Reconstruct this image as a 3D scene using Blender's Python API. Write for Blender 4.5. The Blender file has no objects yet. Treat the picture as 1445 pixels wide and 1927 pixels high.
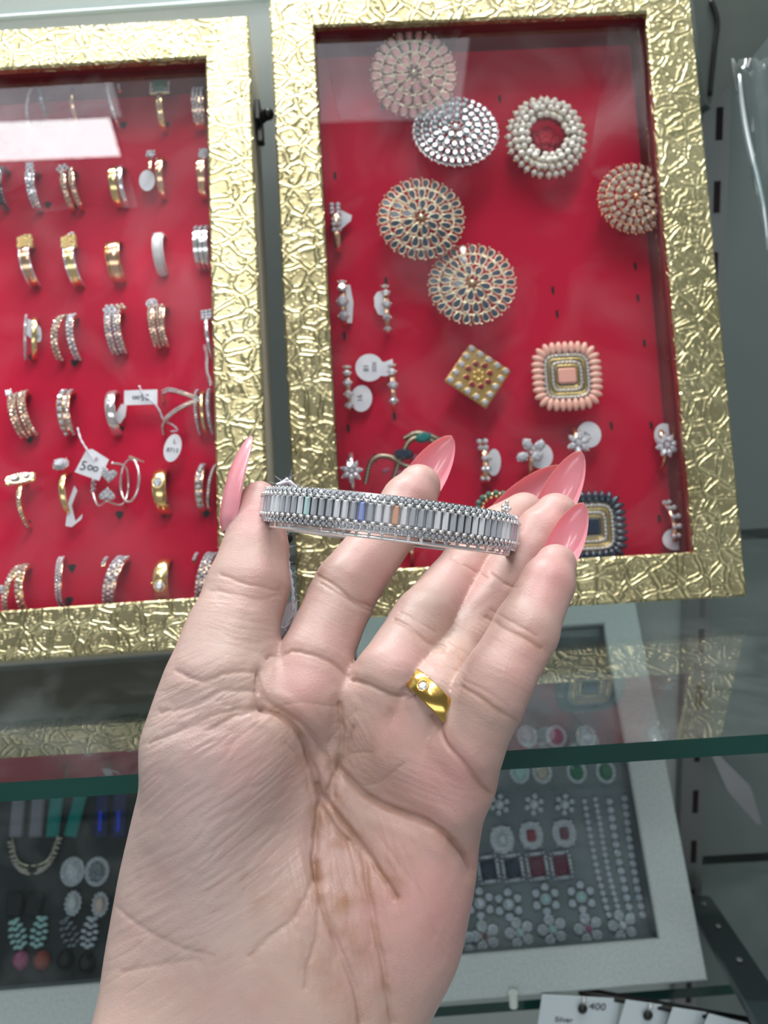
import bpy, math, random
import numpy as np
from mathutils import Vector, Matrix
random.seed(7)
PI = math.pi
sin, cos, pi = math.sin, math.cos, math.pi
MM = 0.001
SC = bpy.context.scene
COL = SC.collection

# ------------------------------------------------------------------ camera
F_PX, CX, CY = 1500.0, 722.5, 963.5
PITCH, ROLL, CAM_H = 0.2252, 0.057, 120.8           # radians, radians, mm above the glass shelf
_f = np.array([0, cos(PITCH), -sin(PITCH)]); _R = np.array([1.0, 0, 0]); _D = np.cross(_f, _R)
_c, _s = cos(ROLL), sin(ROLL)
CAM_M = np.array([_c*_R + _s*_D, -_s*_R + _c*_D, _f])  # rows: image right, image down, forward
CAM_P = np.array([0, 0, CAM_H])

def ray(px, py):
    v = np.array([(px-CX)/F_PX, (py-CY)/F_PX, 1.0]); return CAM_M.T @ v
def at(px, py, z):
    """a photo pixel at a given depth (mm) -> world mm"""
    return CAM_P + ray(px, py)*z
def c2w(p):
    """camera-space mm (right, down, forward) -> world mm; arrays of points too"""
    return np.asarray(p) @ CAM_M + CAM_P
def hit_plane(px, py, p0, n):
    d = ray(px, py); t = np.dot(np.asarray(p0)-CAM_P, n)/np.dot(d, n); return CAM_P + d*t

cam_d = bpy.data.cameras.new('camera'); cam = bpy.data.objects.new('camera', cam_d); COL.objects.link(cam)
cam_d.sensor_fit = 'VERTICAL'; cam_d.sensor_height = 36.0; cam_d.sensor_width = 27.0
cam_d.lens = 36.0*F_PX/1927.0
cam_d.clip_start = 0.01; cam_d.clip_end = 50
_m = Matrix(((CAM_M[0][0], -CAM_M[1][0], -CAM_M[2][0], 0),
             (CAM_M[0][1], -CAM_M[1][1], -CAM_M[2][1], 0),
             (CAM_M[0][2], -CAM_M[1][2], -CAM_M[2][2], CAM_H*MM), (0, 0, 0, 1)))
cam.matrix_world = _m
cam_d.dof.use_dof = True; cam_d.dof.focus_distance = 0.186; cam_d.dof.aperture_fstop = 20.0
SC.camera = cam

# ------------------------------------------------------------------ light
SC.view_settings.view_transform = 'Standard'; SC.view_settings.look = 'None'
SC.view_settings.gamma = 1.0; SC.view_settings.use_curve_mapping = False
SC.view_settings.exposure = -0.08
SC.cycles.max_bounces = 10; SC.cycles.transparent_max_bounces = 16
SC.cycles.caustics_reflective = False; SC.cycles.caustics_refractive = False
world = bpy.data.worlds.new('shop_daylight'); SC.world = world; world.use_nodes = True
_nt = world.node_tree; _bg = _nt.nodes['Background']
_tc = _nt.nodes.new('ShaderNodeTexCoord'); _sx = _nt.nodes.new('ShaderNodeSeparateXYZ')
_mr = _nt.nodes.new('ShaderNodeMapRange'); _rp = _nt.nodes.new('ShaderNodeValToRGB')
_nt.links.new(_tc.outputs['Generated'], _sx.inputs[0]); _nt.links.new(_sx.outputs['Z'], _mr.inputs['Value'])
_mr.inputs['From Min'].default_value = -1; _mr.inputs['From Max'].default_value = 1
_nt.links.new(_mr.outputs[0], _rp.inputs[0]); _nt.links.new(_rp.outputs[0], _bg.inputs['Color'])
_e = _rp.color_ramp.elements
_e[0].position = 0.0; _e[0].color = (.42, .44, .44, 1)
_e[1].position = 1.0; _e[1].color = (1.3, 1.33, 1.36, 1)
for _p, _cc in ((.45, (.20, .22, .23, 1)), (.84, (.17, .18, .19, 1)), (.91, (.55, .57, .6, 1))):
    _x = _e.new(_p); _x.color = _cc
_bg.inputs['Strength'].default_value = 1.0

def area_lamp(name, loc, target, sx, sy, power, color=(1, 1, 1), spread=180):
    l = bpy.data.lights.new(name, 'AREA'); l.shape = 'RECTANGLE'; l.size = sx*MM; l.size_y = sy*MM
    l.energy = power; l.color = color; l.spread = math.radians(spread)
    o = bpy.data.objects.new(name, l); COL.objects.link(o)
    o.location = Vector(loc)*MM
    o.rotation_euler = (Vector(target)-Vector(loc)).to_track_quat('-Z', 'Y').to_euler()
    return o
area_lamp('ceiling_and_fill_light', (-840, -312, 1500), (-840, -312, 0), 720, 80, 3.2, (.95, 1.0, 1.0))      # tube mirrored in the left glass
area_lamp('ceiling_and_fill_light', (-580, -205, 1500), (-580, -205, 0), 250, 130, .26, (.9, .95, 1.0))  # dim panel added to put a haze in the left glass
area_lamp('ceiling_and_fill_light', (130, -650, 1500), (130, -650, 0), 330, 230, .5, (.9, .95, 1.0))  # dim panel added for the grey haze in the right glass
area_lamp('ceiling_and_fill_light', (320, 10, 1500), (100, 200, 0), 900, 260, 11, (1.0, .985, .96))  # unseen key light added overhead, clear of the glass reflections
area_lamp('ceiling_and_fill_light', (-160, -620, 1500), (0, 250, 60), 150, 760, 4.5, (1.0, .99, .97))  # fill added to light the velvet, placed where neither glass mirrors it
area_lamp('front_fill_light', (-300, -2500, 250), (0, 250, 100), 3200, 760, 19, (.96, .99, 1.0))  # no known window: broad soft fill added behind the camera
area_lamp('wall_fill_light', (-120, 419, 560), (-120, 424, 0), 420, 14, 4.0, (.93, 1.0, 1.0))  # unseen strip added to brighten the wall behind the boxes

# ------------------------------------------------------------------ helpers
def link(o): COL.objects.link(o); return o
class MB:
    """collects geometry in mm, builds ONE mesh object in metres"""
    def __init__(s): s.v = []; s.f = []; s.mi = []; s.n = 0; s.m = 0
    def add(s, vs, fs, M=None):
        vs = np.asarray(vs, float).reshape(-1, 3)
        if M is not None:
            M = np.asarray(M, float)
            vs = vs @ M[:3, :3].T + M[:3, 3]
        s.v.append(vs); b = s.n
        for f in fs: s.f.append([i+b for i in f]); s.mi.append(s.m)
        s.n += len(vs); return s
    def box(s, a, b, M=None):
        x0, y0, z0 = a; x1, y1, z1 = b
        vs = [(x0,y0,z0),(x1,y0,z0),(x1,y1,z0),(x0,y1,z0),(x0,y0,z1),(x1,y0,z1),(x1,y1,z1),(x0,y1,z1)]
        return s.add(vs, [(0,3,2,1),(4,5,6,7),(0,1,5,4),(1,2,6,5),(2,3,7,6),(3,0,4,7)], M)
    def bbox(s, a, b, r=.6, M=None):
        """box whose four z-edges and top rim are chamfered"""
        x0, y0, z0 = a; x1, y1, z1 = b
        def ring(x0, y0, x1, y1, z, c): return [(x0+c,y0,z),(x1-c,y0,z),(x1,y0+c,z),(x1,y1-c,z),(x1-c,y1,z),(x0+c,y1,z),(x0,y1-c,z),(x0,y0+c,z)]
        R = [ring(x0+r,y0+r,x1-r,y1-r,z0,r*.4), ring(x0,y0,x1,y1,z0+r,r), ring(x0,y0,x1,y1,z1-r,r), ring(x0+r,y0+r,x1-r,y1-r,z1,r*.4)]
        vs = sum(R, []); fs = [tuple(range(7,-1,-1)), tuple(range(24,32))]
        for k in range(3):
            for i in range(8): j=(i+1)%8; fs.append((k*8+i,k*8+j,k*8+8+j,k*8+8+i))
        return s.add(vs, fs, M)
    def loft(s, rings, close=True, cap0=True, cap1=True, M=None):
        rings = [np.asarray(r, float) for r in rings]; n = len(rings[0])
        vs = np.concatenate(rings); fs = []
        for k in range(len(rings)-1):
            for i in range(n if close else n-1):
                j = (i+1) % n; fs.append((k*n+i, k*n+j, (k+1)*n+j, (k+1)*n+i))
        if cap0: fs.append(tuple(range(n-1, -1, -1)))
        if cap1: fs.append(tuple(range((len(rings)-1)*n, len(rings)*n)))
        return s.add(vs, fs, M)
    def tube(s, pts, r, n=8, closed=False, M=None, flat=None):
        pts = np.asarray(pts, float); N = len(pts); rr = np.broadcast_to(np.asarray(r, float), (N,))
        T = np.gradient(pts, axis=0)
        if closed: T = np.roll(pts, -1, 0)-np.roll(pts, 1, 0)
        T /= np.linalg.norm(T, axis=1)[:, None]+1e-12
        a = np.array([0, 0, 1.0]) if abs(T[0][2]) < .9 else np.array([1.0, 0, 0])
        U = np.cross(T[0], a); U /= np.linalg.norm(U); rings = []
        for i in range(N):
            U = U-T[i]*np.dot(U, T[i]); U /= np.linalg.norm(U); W = np.cross(T[i], U)
            t = np.arange(n)*2*pi/n
            rings.append(pts[i]+rr[i]*(np.cos(t)[:, None]*U+np.sin(t)[:, None]*W))
        if closed: rings.append(rings[0]); return s.loft(rings, True, False, False, M)
        return s.loft(rings, True, True, True, M)
    def sph(s, c, r, n=8, m=6, M=None):
        r3 = np.broadcast_to(np.asarray(r, float), (3,)); vs = [np.array(c)+[0, 0, -r3[2]]]; fs = []
        for j in range(1, m):
            p = -pi/2+pi*j/m
            for i in range(n):
                t = 2*pi*i/n; vs.append(np.array(c)+[r3[0]*cos(p)*cos(t), r3[1]*cos(p)*sin(t), r3[2]*sin(p)])
        vs.append(np.array(c)+[0, 0, r3[2]])
        for i in range(n): fs.append((0, 1+(i+1) % n, 1+i)); fs.append((len(vs)-1, 1+(m-2)*n+i, 1+(m-2)*n+(i+1) % n))
        for j in range(m-2):
            for i in range(n): k=(i+1)%n; fs.append((1+j*n+i, 1+j*n+k, 1+(j+1)*n+k, 1+(j+1)*n+i))
        return s.add(vs, fs, M)
    def gem(s, c, rx, ry=None, h=None, n=8, table=.55, M=None, shape=None):
        """faceted stone: girdle outline, bezel facets, table; c = centre of girdle, +z up"""
        ry = ry or rx; h = h or rx*.55; c = np.array(c, float)
        if shape is None: out = [(cos(2*pi*(i+.5)/n), sin(2*pi*(i+.5)/n)) for i in range(n)]
        else: out = shape; n = len(out)
        g = [(rx*x, ry*y, 0) for x, y in out]
        mid = []
        for i in range(n):
            x = (out[i][0]+out[(i+1) % n][0])/2; y = (out[i][1]+out[(i+1) % n][1])/2
            mid.append((rx*x*.86, ry*y*.86, h*.55))
        t = [(rx*x*table, ry*y*table, h) for x, y in out]
        vs = [c+v for v in g+mid+t]+[c+[0, 0, -h*.8]]; fs = []
        for i in range(n):
            j = (i+1) % n
            fs += [(i, j, n+i), (n+i, j, n+j), (n+i, 2*n+j, 2*n+i), (n+i, n+j, 2*n+j), (j, i, 3*n)]
        fs.append(tuple(range(2*n, 3*n)))
        return s.add(vs, fs, M)
    def prism(s, poly, z0, z1, M=None):
        n = len(poly); vs = [(x, y, z0) for x, y in poly]+[(x, y, z1) for x, y in poly]
        fs = [tuple(range(n-1, -1, -1)), tuple(range(n, 2*n))]+[(i, (i+1) % n, n+(i+1) % n, n+i) for i in range(n)]
        return s.add(vs, fs, M)
    def mesh(s, name, mats, smooth=False, org=None):
        V = np.concatenate(s.v) if s.v else np.zeros((0, 3))
        if org is not None: V = V-np.asarray(org)
        me = bpy.data.meshes.new(name); me.from_pydata((V*MM).tolist(), [], s.f)
        for m in (mats if isinstance(mats, (list, tuple)) else [mats]): me.materials.append(m)
        if max(s.mi, default=0): me.polygons.foreach_set('material_index', s.mi)
        if smooth:
            me.polygons.foreach_set('use_smooth', [True]*len(me.polygons))
            if smooth is not True:
                me.update()
                try: me.set_sharp_from_angle(angle=math.radians(smooth))
                except Exception: pass
        me.update(); return me
    def build(s, name, mats, parent=None, smooth=False, org=None, label=None, loc=None):
        o = bpy.data.objects.new(name, s.mesh(name, mats, smooth, org)); link(o)
        if parent is not None: o.parent = parent
        if org is not None: o.location = Vector(org)*MM
        if loc is not None: o.location = Vector(loc)*MM
        if label: o['label'] = label
        return o

def tag(o, label, cat, group=None, kind=None):
    if label: o['label'] = label
    if cat: o['category'] = cat
    if group: o['group'] = group
    if kind: o['kind'] = kind
    return o
def mat4(loc, R=None):
    M = np.eye(4); M[:3, 3] = loc
    if R is not None: M[:3, :3] = R
    return M
def thing(name, label, cat, M=None, group=None):
    """Empty at the thing's base; M = 4x4 in mm"""
    o = link(bpy.data.objects.new(name, None)); o.empty_display_size = .005
    if M is not None:
        W = Matrix(np.asarray(M).tolist()); W.translation = W.translation*MM; o.matrix_world = W
    return tag(o, label, cat, group)
def rot(ax, a):
    c, s = cos(a), sin(a)
    return np.array({'x': [[1,0,0],[0,c,-s],[0,s,c]], 'y': [[c,0,s],[0,1,0],[-s,0,c]], 'z': [[c,-s,0],[s,c,0],[0,0,1]]}[ax], float)
def copies(src, parent, name, mats4):
    """further copies of a part that share its mesh"""
    for M in mats4:
        o = src.copy(); link(o); o.parent = parent
        W = Matrix(np.asarray(M).tolist()); W.translation = W.translation*MM; o.matrix_local = W

def P(name, color, rough=.5, metal=0.0, **k):
    m = bpy.data.materials.new(name); m.use_nodes = True; b = m.node_tree.nodes['Principled BSDF']
    b.inputs['Base Color'].default_value = (*color, 1); b.inputs['Roughness'].default_value = rough
    b.inputs['Metallic'].default_value = metal
    for a, v in k.items(): b.inputs[a.replace('_', ' ')].default_value = v
    return m
def nodes(m): return m.node_tree.nodes, m.node_tree.links, m.node_tree.nodes['Principled BSDF']
def varied(m, c2, scale=40, detail=3, lo=.35, hi=.65, bump=0, bscale=None, bdist=.0003, stretch=None):
    """base colour mottled between its own colour and c2, with an optional noise bump"""
    N, L, b = nodes(m); tc = N.new('ShaderNodeTexCoord'); nz = N.new('ShaderNodeTexNoise')
    src = tc.outputs['Object']
    if stretch:
        mp = N.new('ShaderNodeMapping'); mp.inputs['Scale'].default_value = stretch; L.new(src, mp.inputs[0]); src = mp.outputs[0]
    nz.inputs['Scale'].default_value = scale; nz.inputs['Detail'].default_value = detail; L.new(src, nz.inputs['Vector'])
    rp = N.new('ShaderNodeValToRGB'); rp.color_ramp.elements[0].position = lo; rp.color_ramp.elements[1].position = hi
    rp.color_ramp.elements[0].color = b.inputs['Base Color'].default_value[:]; rp.color_ramp.elements[1].color = (*c2, 1)
    L.new(nz.outputs['Fac'], rp.inputs[0]); L.new(rp.outputs[0], b.inputs['Base Color'])
    if bump:
        n2 = N.new('ShaderNodeTexNoise'); n2.inputs['Scale'].default_value = bscale or scale*4; n2.inputs['Detail'].default_value = 4
        L.new(src, n2.inputs['Vector']); bp = N.new('ShaderNodeBump'); bp.inputs['Strength'].default_value = bump
        bp.inputs['Distance'].default_value = bdist; L.new(n2.outputs['Fac'], bp.inputs['Height']); L.new(bp.outputs[0], b.inputs['Normal'])
    return m
def pane(name, tint=(1, 1, 1), ior=1.5, smudge=0.0, gloss=(1, 1, 1), rough=.0):
    """thin glass: clear with a Fresnel reflection"""
    m = bpy.data.materials.new(name); m.use_nodes = True; N, L = m.node_tree.nodes, m.node_tree.links
    N.remove(N['Principled BSDF']); out = N['Material Output']
    tr = N.new('ShaderNodeBsdfTransparent'); tr.inputs[0].default_value = (*tint, 1)
    gl = N.new('ShaderNodeBsdfGlossy'); gl.inputs['Roughness'].default_value = rough; gl.inputs[0].default_value = (*gloss, 1)
    fr = N.new('ShaderNodeFresnel'); fr.inputs['IOR'].default_value = ior
    ge = N.new('ShaderNodeNewGeometry'); iv = N.new('ShaderNodeMath'); iv.operation = 'SUBTRACT'; iv.inputs[0].default_value = 1.0; L.new(ge.outputs['Backfacing'], iv.inputs[1])
    ml = N.new('ShaderNodeMath'); ml.operation = 'MULTIPLY'; L.new(fr.outputs[0], ml.inputs[0]); L.new(iv.outputs[0], ml.inputs[1])
    mx = N.new('ShaderNodeMixShader'); L.new(ml.outputs[0], mx.inputs[0]); L.new(tr.outputs[0], mx.inputs[1]); L.new(gl.outputs[0], mx.inputs[2])
    last = mx
    if smudge:
        df = N.new('ShaderNodeBsdfDiffuse'); df.inputs[0].default_value = (.8, .82, .84, 1)
        tc = N.new('ShaderNodeTexCoord'); nz = N.new('ShaderNodeTexNoise'); nz.inputs['Scale'].default_value = 22; nz.inputs['Detail'].default_value = 5
        nz.inputs['Distortion'].default_value = 1.2
        L.new(tc.outputs['Object'], nz.inputs['Vector'])
        mr = N.new('ShaderNodeMapRange'); mr.inputs['From Min'].default_value = .45; mr.inputs['From Max'].default_value = .8
        mr.inputs['To Max'].default_value = smudge; mr.clamp = True; L.new(nz.outputs['Fac'], mr.inputs[0])
        m2 = N.new('ShaderNodeMixShader'); L.new(mr.outputs[0], m2.inputs[0]); L.new(mx.outputs[0], m2.inputs[1]); L.new(df.outputs[0], m2.inputs[2]); last = m2
    L.new(last.outputs[0], out.inputs[0]); return m

# ------------------------------------------------------------------ materials
def gold_leaf(name, base, dark, rough=.31, cell=120, strength=1.0):
    """embossed crocodile-pattern gold paper: raised cell outlines with little dots inside"""
    m = P(name, base, rough, 1.0); N, L, b = nodes(m)
    tc = N.new('ShaderNodeTexCoord'); nz = N.new('ShaderNodeTexNoise'); nz.inputs['Scale'].default_value = 60; nz.inputs['Detail'].default_value = 2
    L.new(tc.outputs['Object'], nz.inputs['Vector'])
    va = N.new('ShaderNodeVectorMath'); va.operation = 'MULTIPLY_ADD'; va.inputs[1].default_value = (.009, .009, .009)
    L.new(nz.outputs['Color'], va.inputs[0]); L.new(tc.outputs['Object'], va.inputs[2])
    v1 = N.new('ShaderNodeTexVoronoi'); v1.feature = 'DISTANCE_TO_EDGE'; v1.inputs['Scale'].default_value = cell; L.new(va.outputs[0], v1.inputs['Vector'])
    r1 = N.new('ShaderNodeValToRGB'); cr = r1.color_ramp; cr.interpolation = 'B_SPLINE'
    cr.elements[0].position = .0; cr.elements[0].color = (.1, .1, .1, 1); cr.elements[1].position = .35; cr.elements[1].color = (.25, .25, .25, 1)
    for p_, c_ in ((.06, .12), (.095, 1.0), (.125, .95), (.165, .22)):
        e = cr.elements.new(p_); e.color = (c_, c_, c_, 1)
    L.new(v1.outputs['Distance'], r1.inputs[0])
    v2 = N.new('ShaderNodeTexVoronoi'); v2.inputs['Scale'].default_value = cell*4.2; L.new(va.outputs[0], v2.inputs['Vector'])
    m2 = N.new('ShaderNodeMapRange'); m2.inputs['From Min'].default_value = .1; m2.inputs['From Max'].default_value = .45; m2.inputs['To Min'].default_value = .42; m2.inputs['To Max'].default_value = 0
    L.new(v2.outputs['Distance'], m2.inputs[0])
    n3 = N.new('ShaderNodeTexNoise'); n3.inputs['Scale'].default_value = 330; n3.inputs['Detail'].default_value = 5; L.new(tc.outputs['Object'], n3.inputs['Vector'])
    a1 = N.new('ShaderNodeMath'); a1.operation = 'ADD'; L.new(r1.outputs[0], a1.inputs[0]); L.new(m2.outputs[0], a1.inputs[1])
    a2 = N.new('ShaderNodeMath'); a2.operation = 'MULTIPLY_ADD'; L.new(n3.outputs['Fac'], a2.inputs[0]); a2.inputs[1].default_value = .14; L.new(a1.outputs[0], a2.inputs[2])
    bp = N.new('ShaderNodeBump'); bp.inputs['Strength'].default_value = strength; bp.inputs['Distance'].default_value = .0005
    L.new(a2.outputs[0], bp.inputs['Height']); L.new(bp.outputs[0], b.inputs['Normal'])
    n4 = N.new('ShaderNodeTexNoise'); n4.inputs['Scale'].default_value = 30; L.new(tc.outputs['Object'], n4.inputs['Vector'])
    rc = N.new('ShaderNodeValToRGB'); rc.color_ramp.elements[0].color = (*dark, 1); rc.color_ramp.elements[1].color = (*base, 1)
    rc.color_ramp.elements[0].position = .3; rc.color_ramp.elements[1].position = .62
    L.new(n4.outputs['Fac'], rc.inputs[0]); L.new(rc.outputs[0], b.inputs['Base Color'])
    return m
GOLD_LEAF = gold_leaf('embossed_gold_paper', (.52, .46, .265), (.37, .32, .17))
GOLD_SIDE = varied(P('worn_gold_paper_edge', (.10, .065, .02), .38, .7), (.42, .26, .05), 55, 5, .5, .75, .5)
OLIVE_SIDE = varied(P('olive_brown_lining_paper', (.52, .45, .35), .55), (.62, .54, .42), 25, 3)
GREY_SIDE = varied(P('grey_green_lining_paper', (.36, .40, .385), .6), (.44, .48, .46), 25, 3)
def velvet(name, a, b2, sheen=.35):
    m = varied(P(name, a, .85, 0, Sheen_Weight=sheen, Sheen_Roughness=.4), b2, 18, 4, .3, .7, .5, 900, .0002)
    nodes(m)[2].inputs['Sheen Tint'].default_value = (1.0, .25, .35, 1); nodes(m)[2].inputs['Specular IOR Level'].default_value = .1
    return m
RED = velvet('crimson_velvet', (.60, .008, .046), (.48, .007, .034), .06)
MAROON = P('maroon_lining', (.16, .015, .02), .7)
SLIT = P('dark_slit', (.012, .004, .006), .9)
SUEDE = varied(P('grey_suede_board', (.42, .47, .47), .9), (.34, .39, .39), 700, 3, .3, .7, .3, 1500)
GREYVEL = varied(P('grey_velvet', (.15, .17, .18), .9), (.21, .235, .245), 30, 3)
BLACKVEL = varied(P('charcoal_velvet', (.012, .017, .017), .9), (.03, .038, .038), 30, 3)
GLASS = pane('display_glass', (.985, .985, .985), 1.62, .03)
GLASS2 = pane('display_glass_dull', (.88, .92, .93), 1.6, .07)
SHELF_GLASS = pane('shelf_glass', (.95, .975, .965), 1.75, .05)
SHELF_EDGE = varied(P('green_glass_edge', (.002, .035, .028), .12, 0, Specular_IOR_Level=.5), (.006, .07, .055), 12, 2, .3, .7)
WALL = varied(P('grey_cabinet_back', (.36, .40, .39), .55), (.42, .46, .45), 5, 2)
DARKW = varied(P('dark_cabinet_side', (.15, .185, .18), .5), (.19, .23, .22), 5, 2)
STEEL = P('painted_steel_upright', (.20, .205, .205), .45, .4)
BLACK = P('black_metal', (.012, .012, .012), .35, .3)
GOLD = P('polished_gold', (.72, .46, .13), .17, 1.0)
YGOLD = P('bright_yellow_gold', (.95, .75, .34), .2, 1.0)
ROSE = P('rose_gold', (.86, .56, .36), .2, 1.0)
SILVER = P('silver', (.92, .92, .92), .18, .82)
WHITEM = P('white_enamel', (.85, .85, .84), .3)
PEARL = P('pearl', (.85, .80, .72), .2, 0, Coat_Weight=.6)
PAPER = varied(P('white_paper_tag', (.80, .80, .84), .6), (.70, .70, .76), 120, 2)
INK = P('black_ink', (.03, .03, .05), .6)
THREAD = P('white_cotton_thread', (.82, .80, .88), .9)
DARK_SILVER = P('gap_shade_silver', (.45, .45, .46), .25, .9)  # shade in the gaps between bangle stones put into the silver's colour
def stone(name, c, metal=.45, rough=.05, c2=None, sparkle=0.0):
    m = P(name, c, rough, metal, Specular_IOR_Level=.9, Coat_Weight=1.0, Coat_Roughness=.02)
    if c2:
        N, L, b = nodes(m); g = N.new('ShaderNodeNewGeometry'); tc = N.new('ShaderNodeTexCoord')
        w = N.new('ShaderNodeTexWhiteNoise'); w.noise_dimensions = '3D'
        va = N.new('ShaderNodeVectorMath'); va.operation = 'SNAP'; va.inputs[1].default_value = (.0009,)*3
        L.new(tc.outputs['Object'], va.inputs[0]); L.new(va.outputs[0], w.inputs['Vector'])
        r = N.new('ShaderNodeValToRGB'); r.color_ramp.elements[0].color = (*c, 1); r.color_ramp.elements[1].color = (*c2, 1)
        L.new(w.outputs['Value'], r.inputs[0]); L.new(r.outputs[0], b.inputs['Base Color'])
    return m
DIAMOND = stone('clear_crystal', (.88, .89, .94), .3, .05, (.50, .52, .58))
BAGUETTE = stone('clear_baguette_crystal', (.90, .91, .95), .2, .04)
BAG_DARK = stone('smoky_baguette_crystal', (.55, .57, .62), .25, .04)
FIRE_BLUE = stone('blue_flashing_crystal', (.40, .50, .95), .3, .05)  # this and the next two: coloured light flashes painted as stone colour
FIRE_ORANGE = stone('orange_flashing_crystal', (.95, .52, .36), .3, .05)
FIRE_CYAN = stone('cyan_flashing_crystal', (.70, .96, .96), .3, .05)
EMERALD = stone('emerald_green_stone', (.005, .16, .08), .1)
TEAL = stone('teal_stone', (.01, .22, .20), .1)
NAVY = stone('navy_stone', (.012, .03, .06), .1)
GREYST = stone('grey_foil_stone', (.10, .12, .135), .5, .1, (.42, .45, .48))
CHAMP = stone('champagne_stone', (.62, .50, .40), .5, .08, (.85, .74, .62))
RUBY = stone('ruby_stone', (.30, .006, .03), .1)
WINE = stone('wine_stone', (.14, .01, .035), .1)
PALE = stone('pale_aqua_stone', (.45, .68, .66), .2)
PINKST = stone('dusky_pink_stone', (.45, .10, .20), .2)
PEACH = P('peach_coral', (.90, .50, .40), .35, 0, Coat_Weight=.5)

# ------------------------------------------------------------------ cabinet
def struct(o): o['kind'] = 'structure'; return o
SHELF_T = 6.1
SH_Y0, SH_W = 208.8, .0123
WALL_Y = 432.0
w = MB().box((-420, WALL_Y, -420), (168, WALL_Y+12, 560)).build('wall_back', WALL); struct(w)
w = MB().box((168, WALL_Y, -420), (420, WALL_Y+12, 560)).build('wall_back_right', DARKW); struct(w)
w = MB().box((-424, 150, -420), (-420, WALL_Y, 560)).build('wall_left', WALL); struct(w)

def box_frame(name, p0, w, a, c):
    """local axes of a leaning display box: u right, v up the face, n out of the face"""
    U = np.array([cos(w), sin(w), 0]); B = np.array([-sin(w), cos(w), 0])
    V = cos(a)*np.array([0, 0, 1])+sin(a)*B
    U, V = cos(c)*U+sin(c)*V, cos(c)*V-sin(c)*U
    N = np.cross(U, V)
    return mat4(p0, np.column_stack([U, V, N]))
# shelf: top is z = 0
sh = MB(); t = math.tan(SH_W); X0, X1 = -400, 400
poly = [(X0, SH_Y0+X0*t), (X1, SH_Y0+X1*t), (X1, WALL_Y), (X0, WALL_Y)]
sh.prism(poly, -SHELF_T, 0); sh.mi = [0, 0, 1, 1, 1, 1]
shelf = sh.build('glass_shelf', [SHELF_GLASS, SHELF_EDGE])
tag(shelf, 'thick clear glass shelf with a dark green front edge under the gold boxes', 'shelf')

def bars(mb, x0, y0, x1, y1, bl, br, bb, bt, z0, z1, r=.8):
    """mitred rectangular ring of moulding between z0 and z1"""
    o = [(x0, y0), (x1, y0), (x1, y1), (x0, y1)]; i = [(x0+bl, y0+bb), (x1-br, y0+bb), (x1-br, y1-bt), (x0+bl, y1-bt)]
    sg = [(1, 1), (-1, 1), (-1, -1), (1, -1)]
    def off(pts, d): return [(x+s[0]*d, y+s[1]*d) for (x, y), s in zip(pts, sg)]
    R = [[(x, y, z0) for x, y in o], [(x, y, z1-r) for x, y in o], [(x, y, z1) for x, y in off(o, r)],
         [(x, y, z1) for x, y in off(i, -r)], [(x, y, z1-r) for x, y in i], [(x, y, z0) for x, y in i]]
    vs = sum(R, []); fs = []
    for k in range(5):
        for q in range(4): j=(q+1)%4; fs.append((k*4+q, k*4+j, k*4+4+j, k*4+4+q))
    for q in range(4): j=(q+1)%4; fs.append((20+q, 20+j, j, q))
    mb.add(vs, fs)
def display_box(label, M, x0, y0, x1, y1, b, depth, mats, body_inset=(0, 0), vel=-21.0, glass_z=-6.0, grp=None, name='display_box', gmat=None, cat='display box'):
    bl, br, bb, bt = b; front, side, velv, lining = mats
    t = thing(name, label, cat, M, grp)
    m = MB(); bars(m, x0, y0, x1, y1, bl, br, bb, bt, -3.2, 0); m.build('front_frame', front, t, 30)
    m = MB(); ax0, ax1 = x0+body_inset[0], x1-body_inset[1]
    bars(m, ax0, y0+.3, ax1, y1-.3, max(bl-1-body_inset[0], 3), max(br-1-body_inset[1], 3), bb-1, bt-1, -depth+1.5, -3.2, .1)
    m.build('box_side', side, t)
    m = MB().box((ax0, y0+.3, -depth), (ax1, y1-.3, -depth+1.5)); m.build('back_panel', side, t)
    m = MB(); bars(m, x0+bl-1, y0+bb-1, x1-br+1, y1-bt+1, .8, .8, .8, .8, vel, -3.3, .05); m.build('inner_lining', lining, t)
    m = MB().box((x0+bl-1, y0+bb-1, vel-4), (x1-br+1, y1-bt+1, vel)); vp = m.build('velvet_pad', velv, t)
    m = MB().box((x0+bl-.2, y0+bb-.2, glass_z-1.2), (x1-br+.2, y1-bt+.2, glass_z)); m.build('glass_pane', gmat or GLASS, t)
    return t
RM = box_frame('r', (-36.33, 298.56, 9.77), .0224, .3095, -.0072)
RW, RH = 180.0, 268.1
RB = (18.5, 19.9, 18.8, 18.76)
right_box = display_box('open-faced gold embossed display box of brooches, right of the two on the shelf', RM, 0, 0, RW, RH, RB, 31.5,
                        (GOLD_LEAF, GREY_SIDE, RED, MAROON), (1, 15), grp=None)
LM = box_frame('l', (-42.7, 268.58, 13.63), .0135, .4325, .0066)
LW, LH = 190.0, 265.4
left_box = display_box('gold embossed display box of ring rows on crimson velvet, left on the shelf', LM, -LW, 0, 0, LH, (18.6, 18.6, 18.1, 19.6), 32.0,
                       (GOLD_LEAF, OLIVE_SIDE, RED, MAROON), (0, .6))
VEL = -21.0
def on_board(M, px, py, n=VEL):
    """pixel -> (u, v) on a plane at height n of a box"""
    Nn = M[:3, 2]; p0 = M[:3, 3]+Nn*n; h = hit_plane(px, py, p0, Nn)-M[:3, 3]
    return float(h @ M[:3, 0]), float(h @ M[:3, 1])

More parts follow.
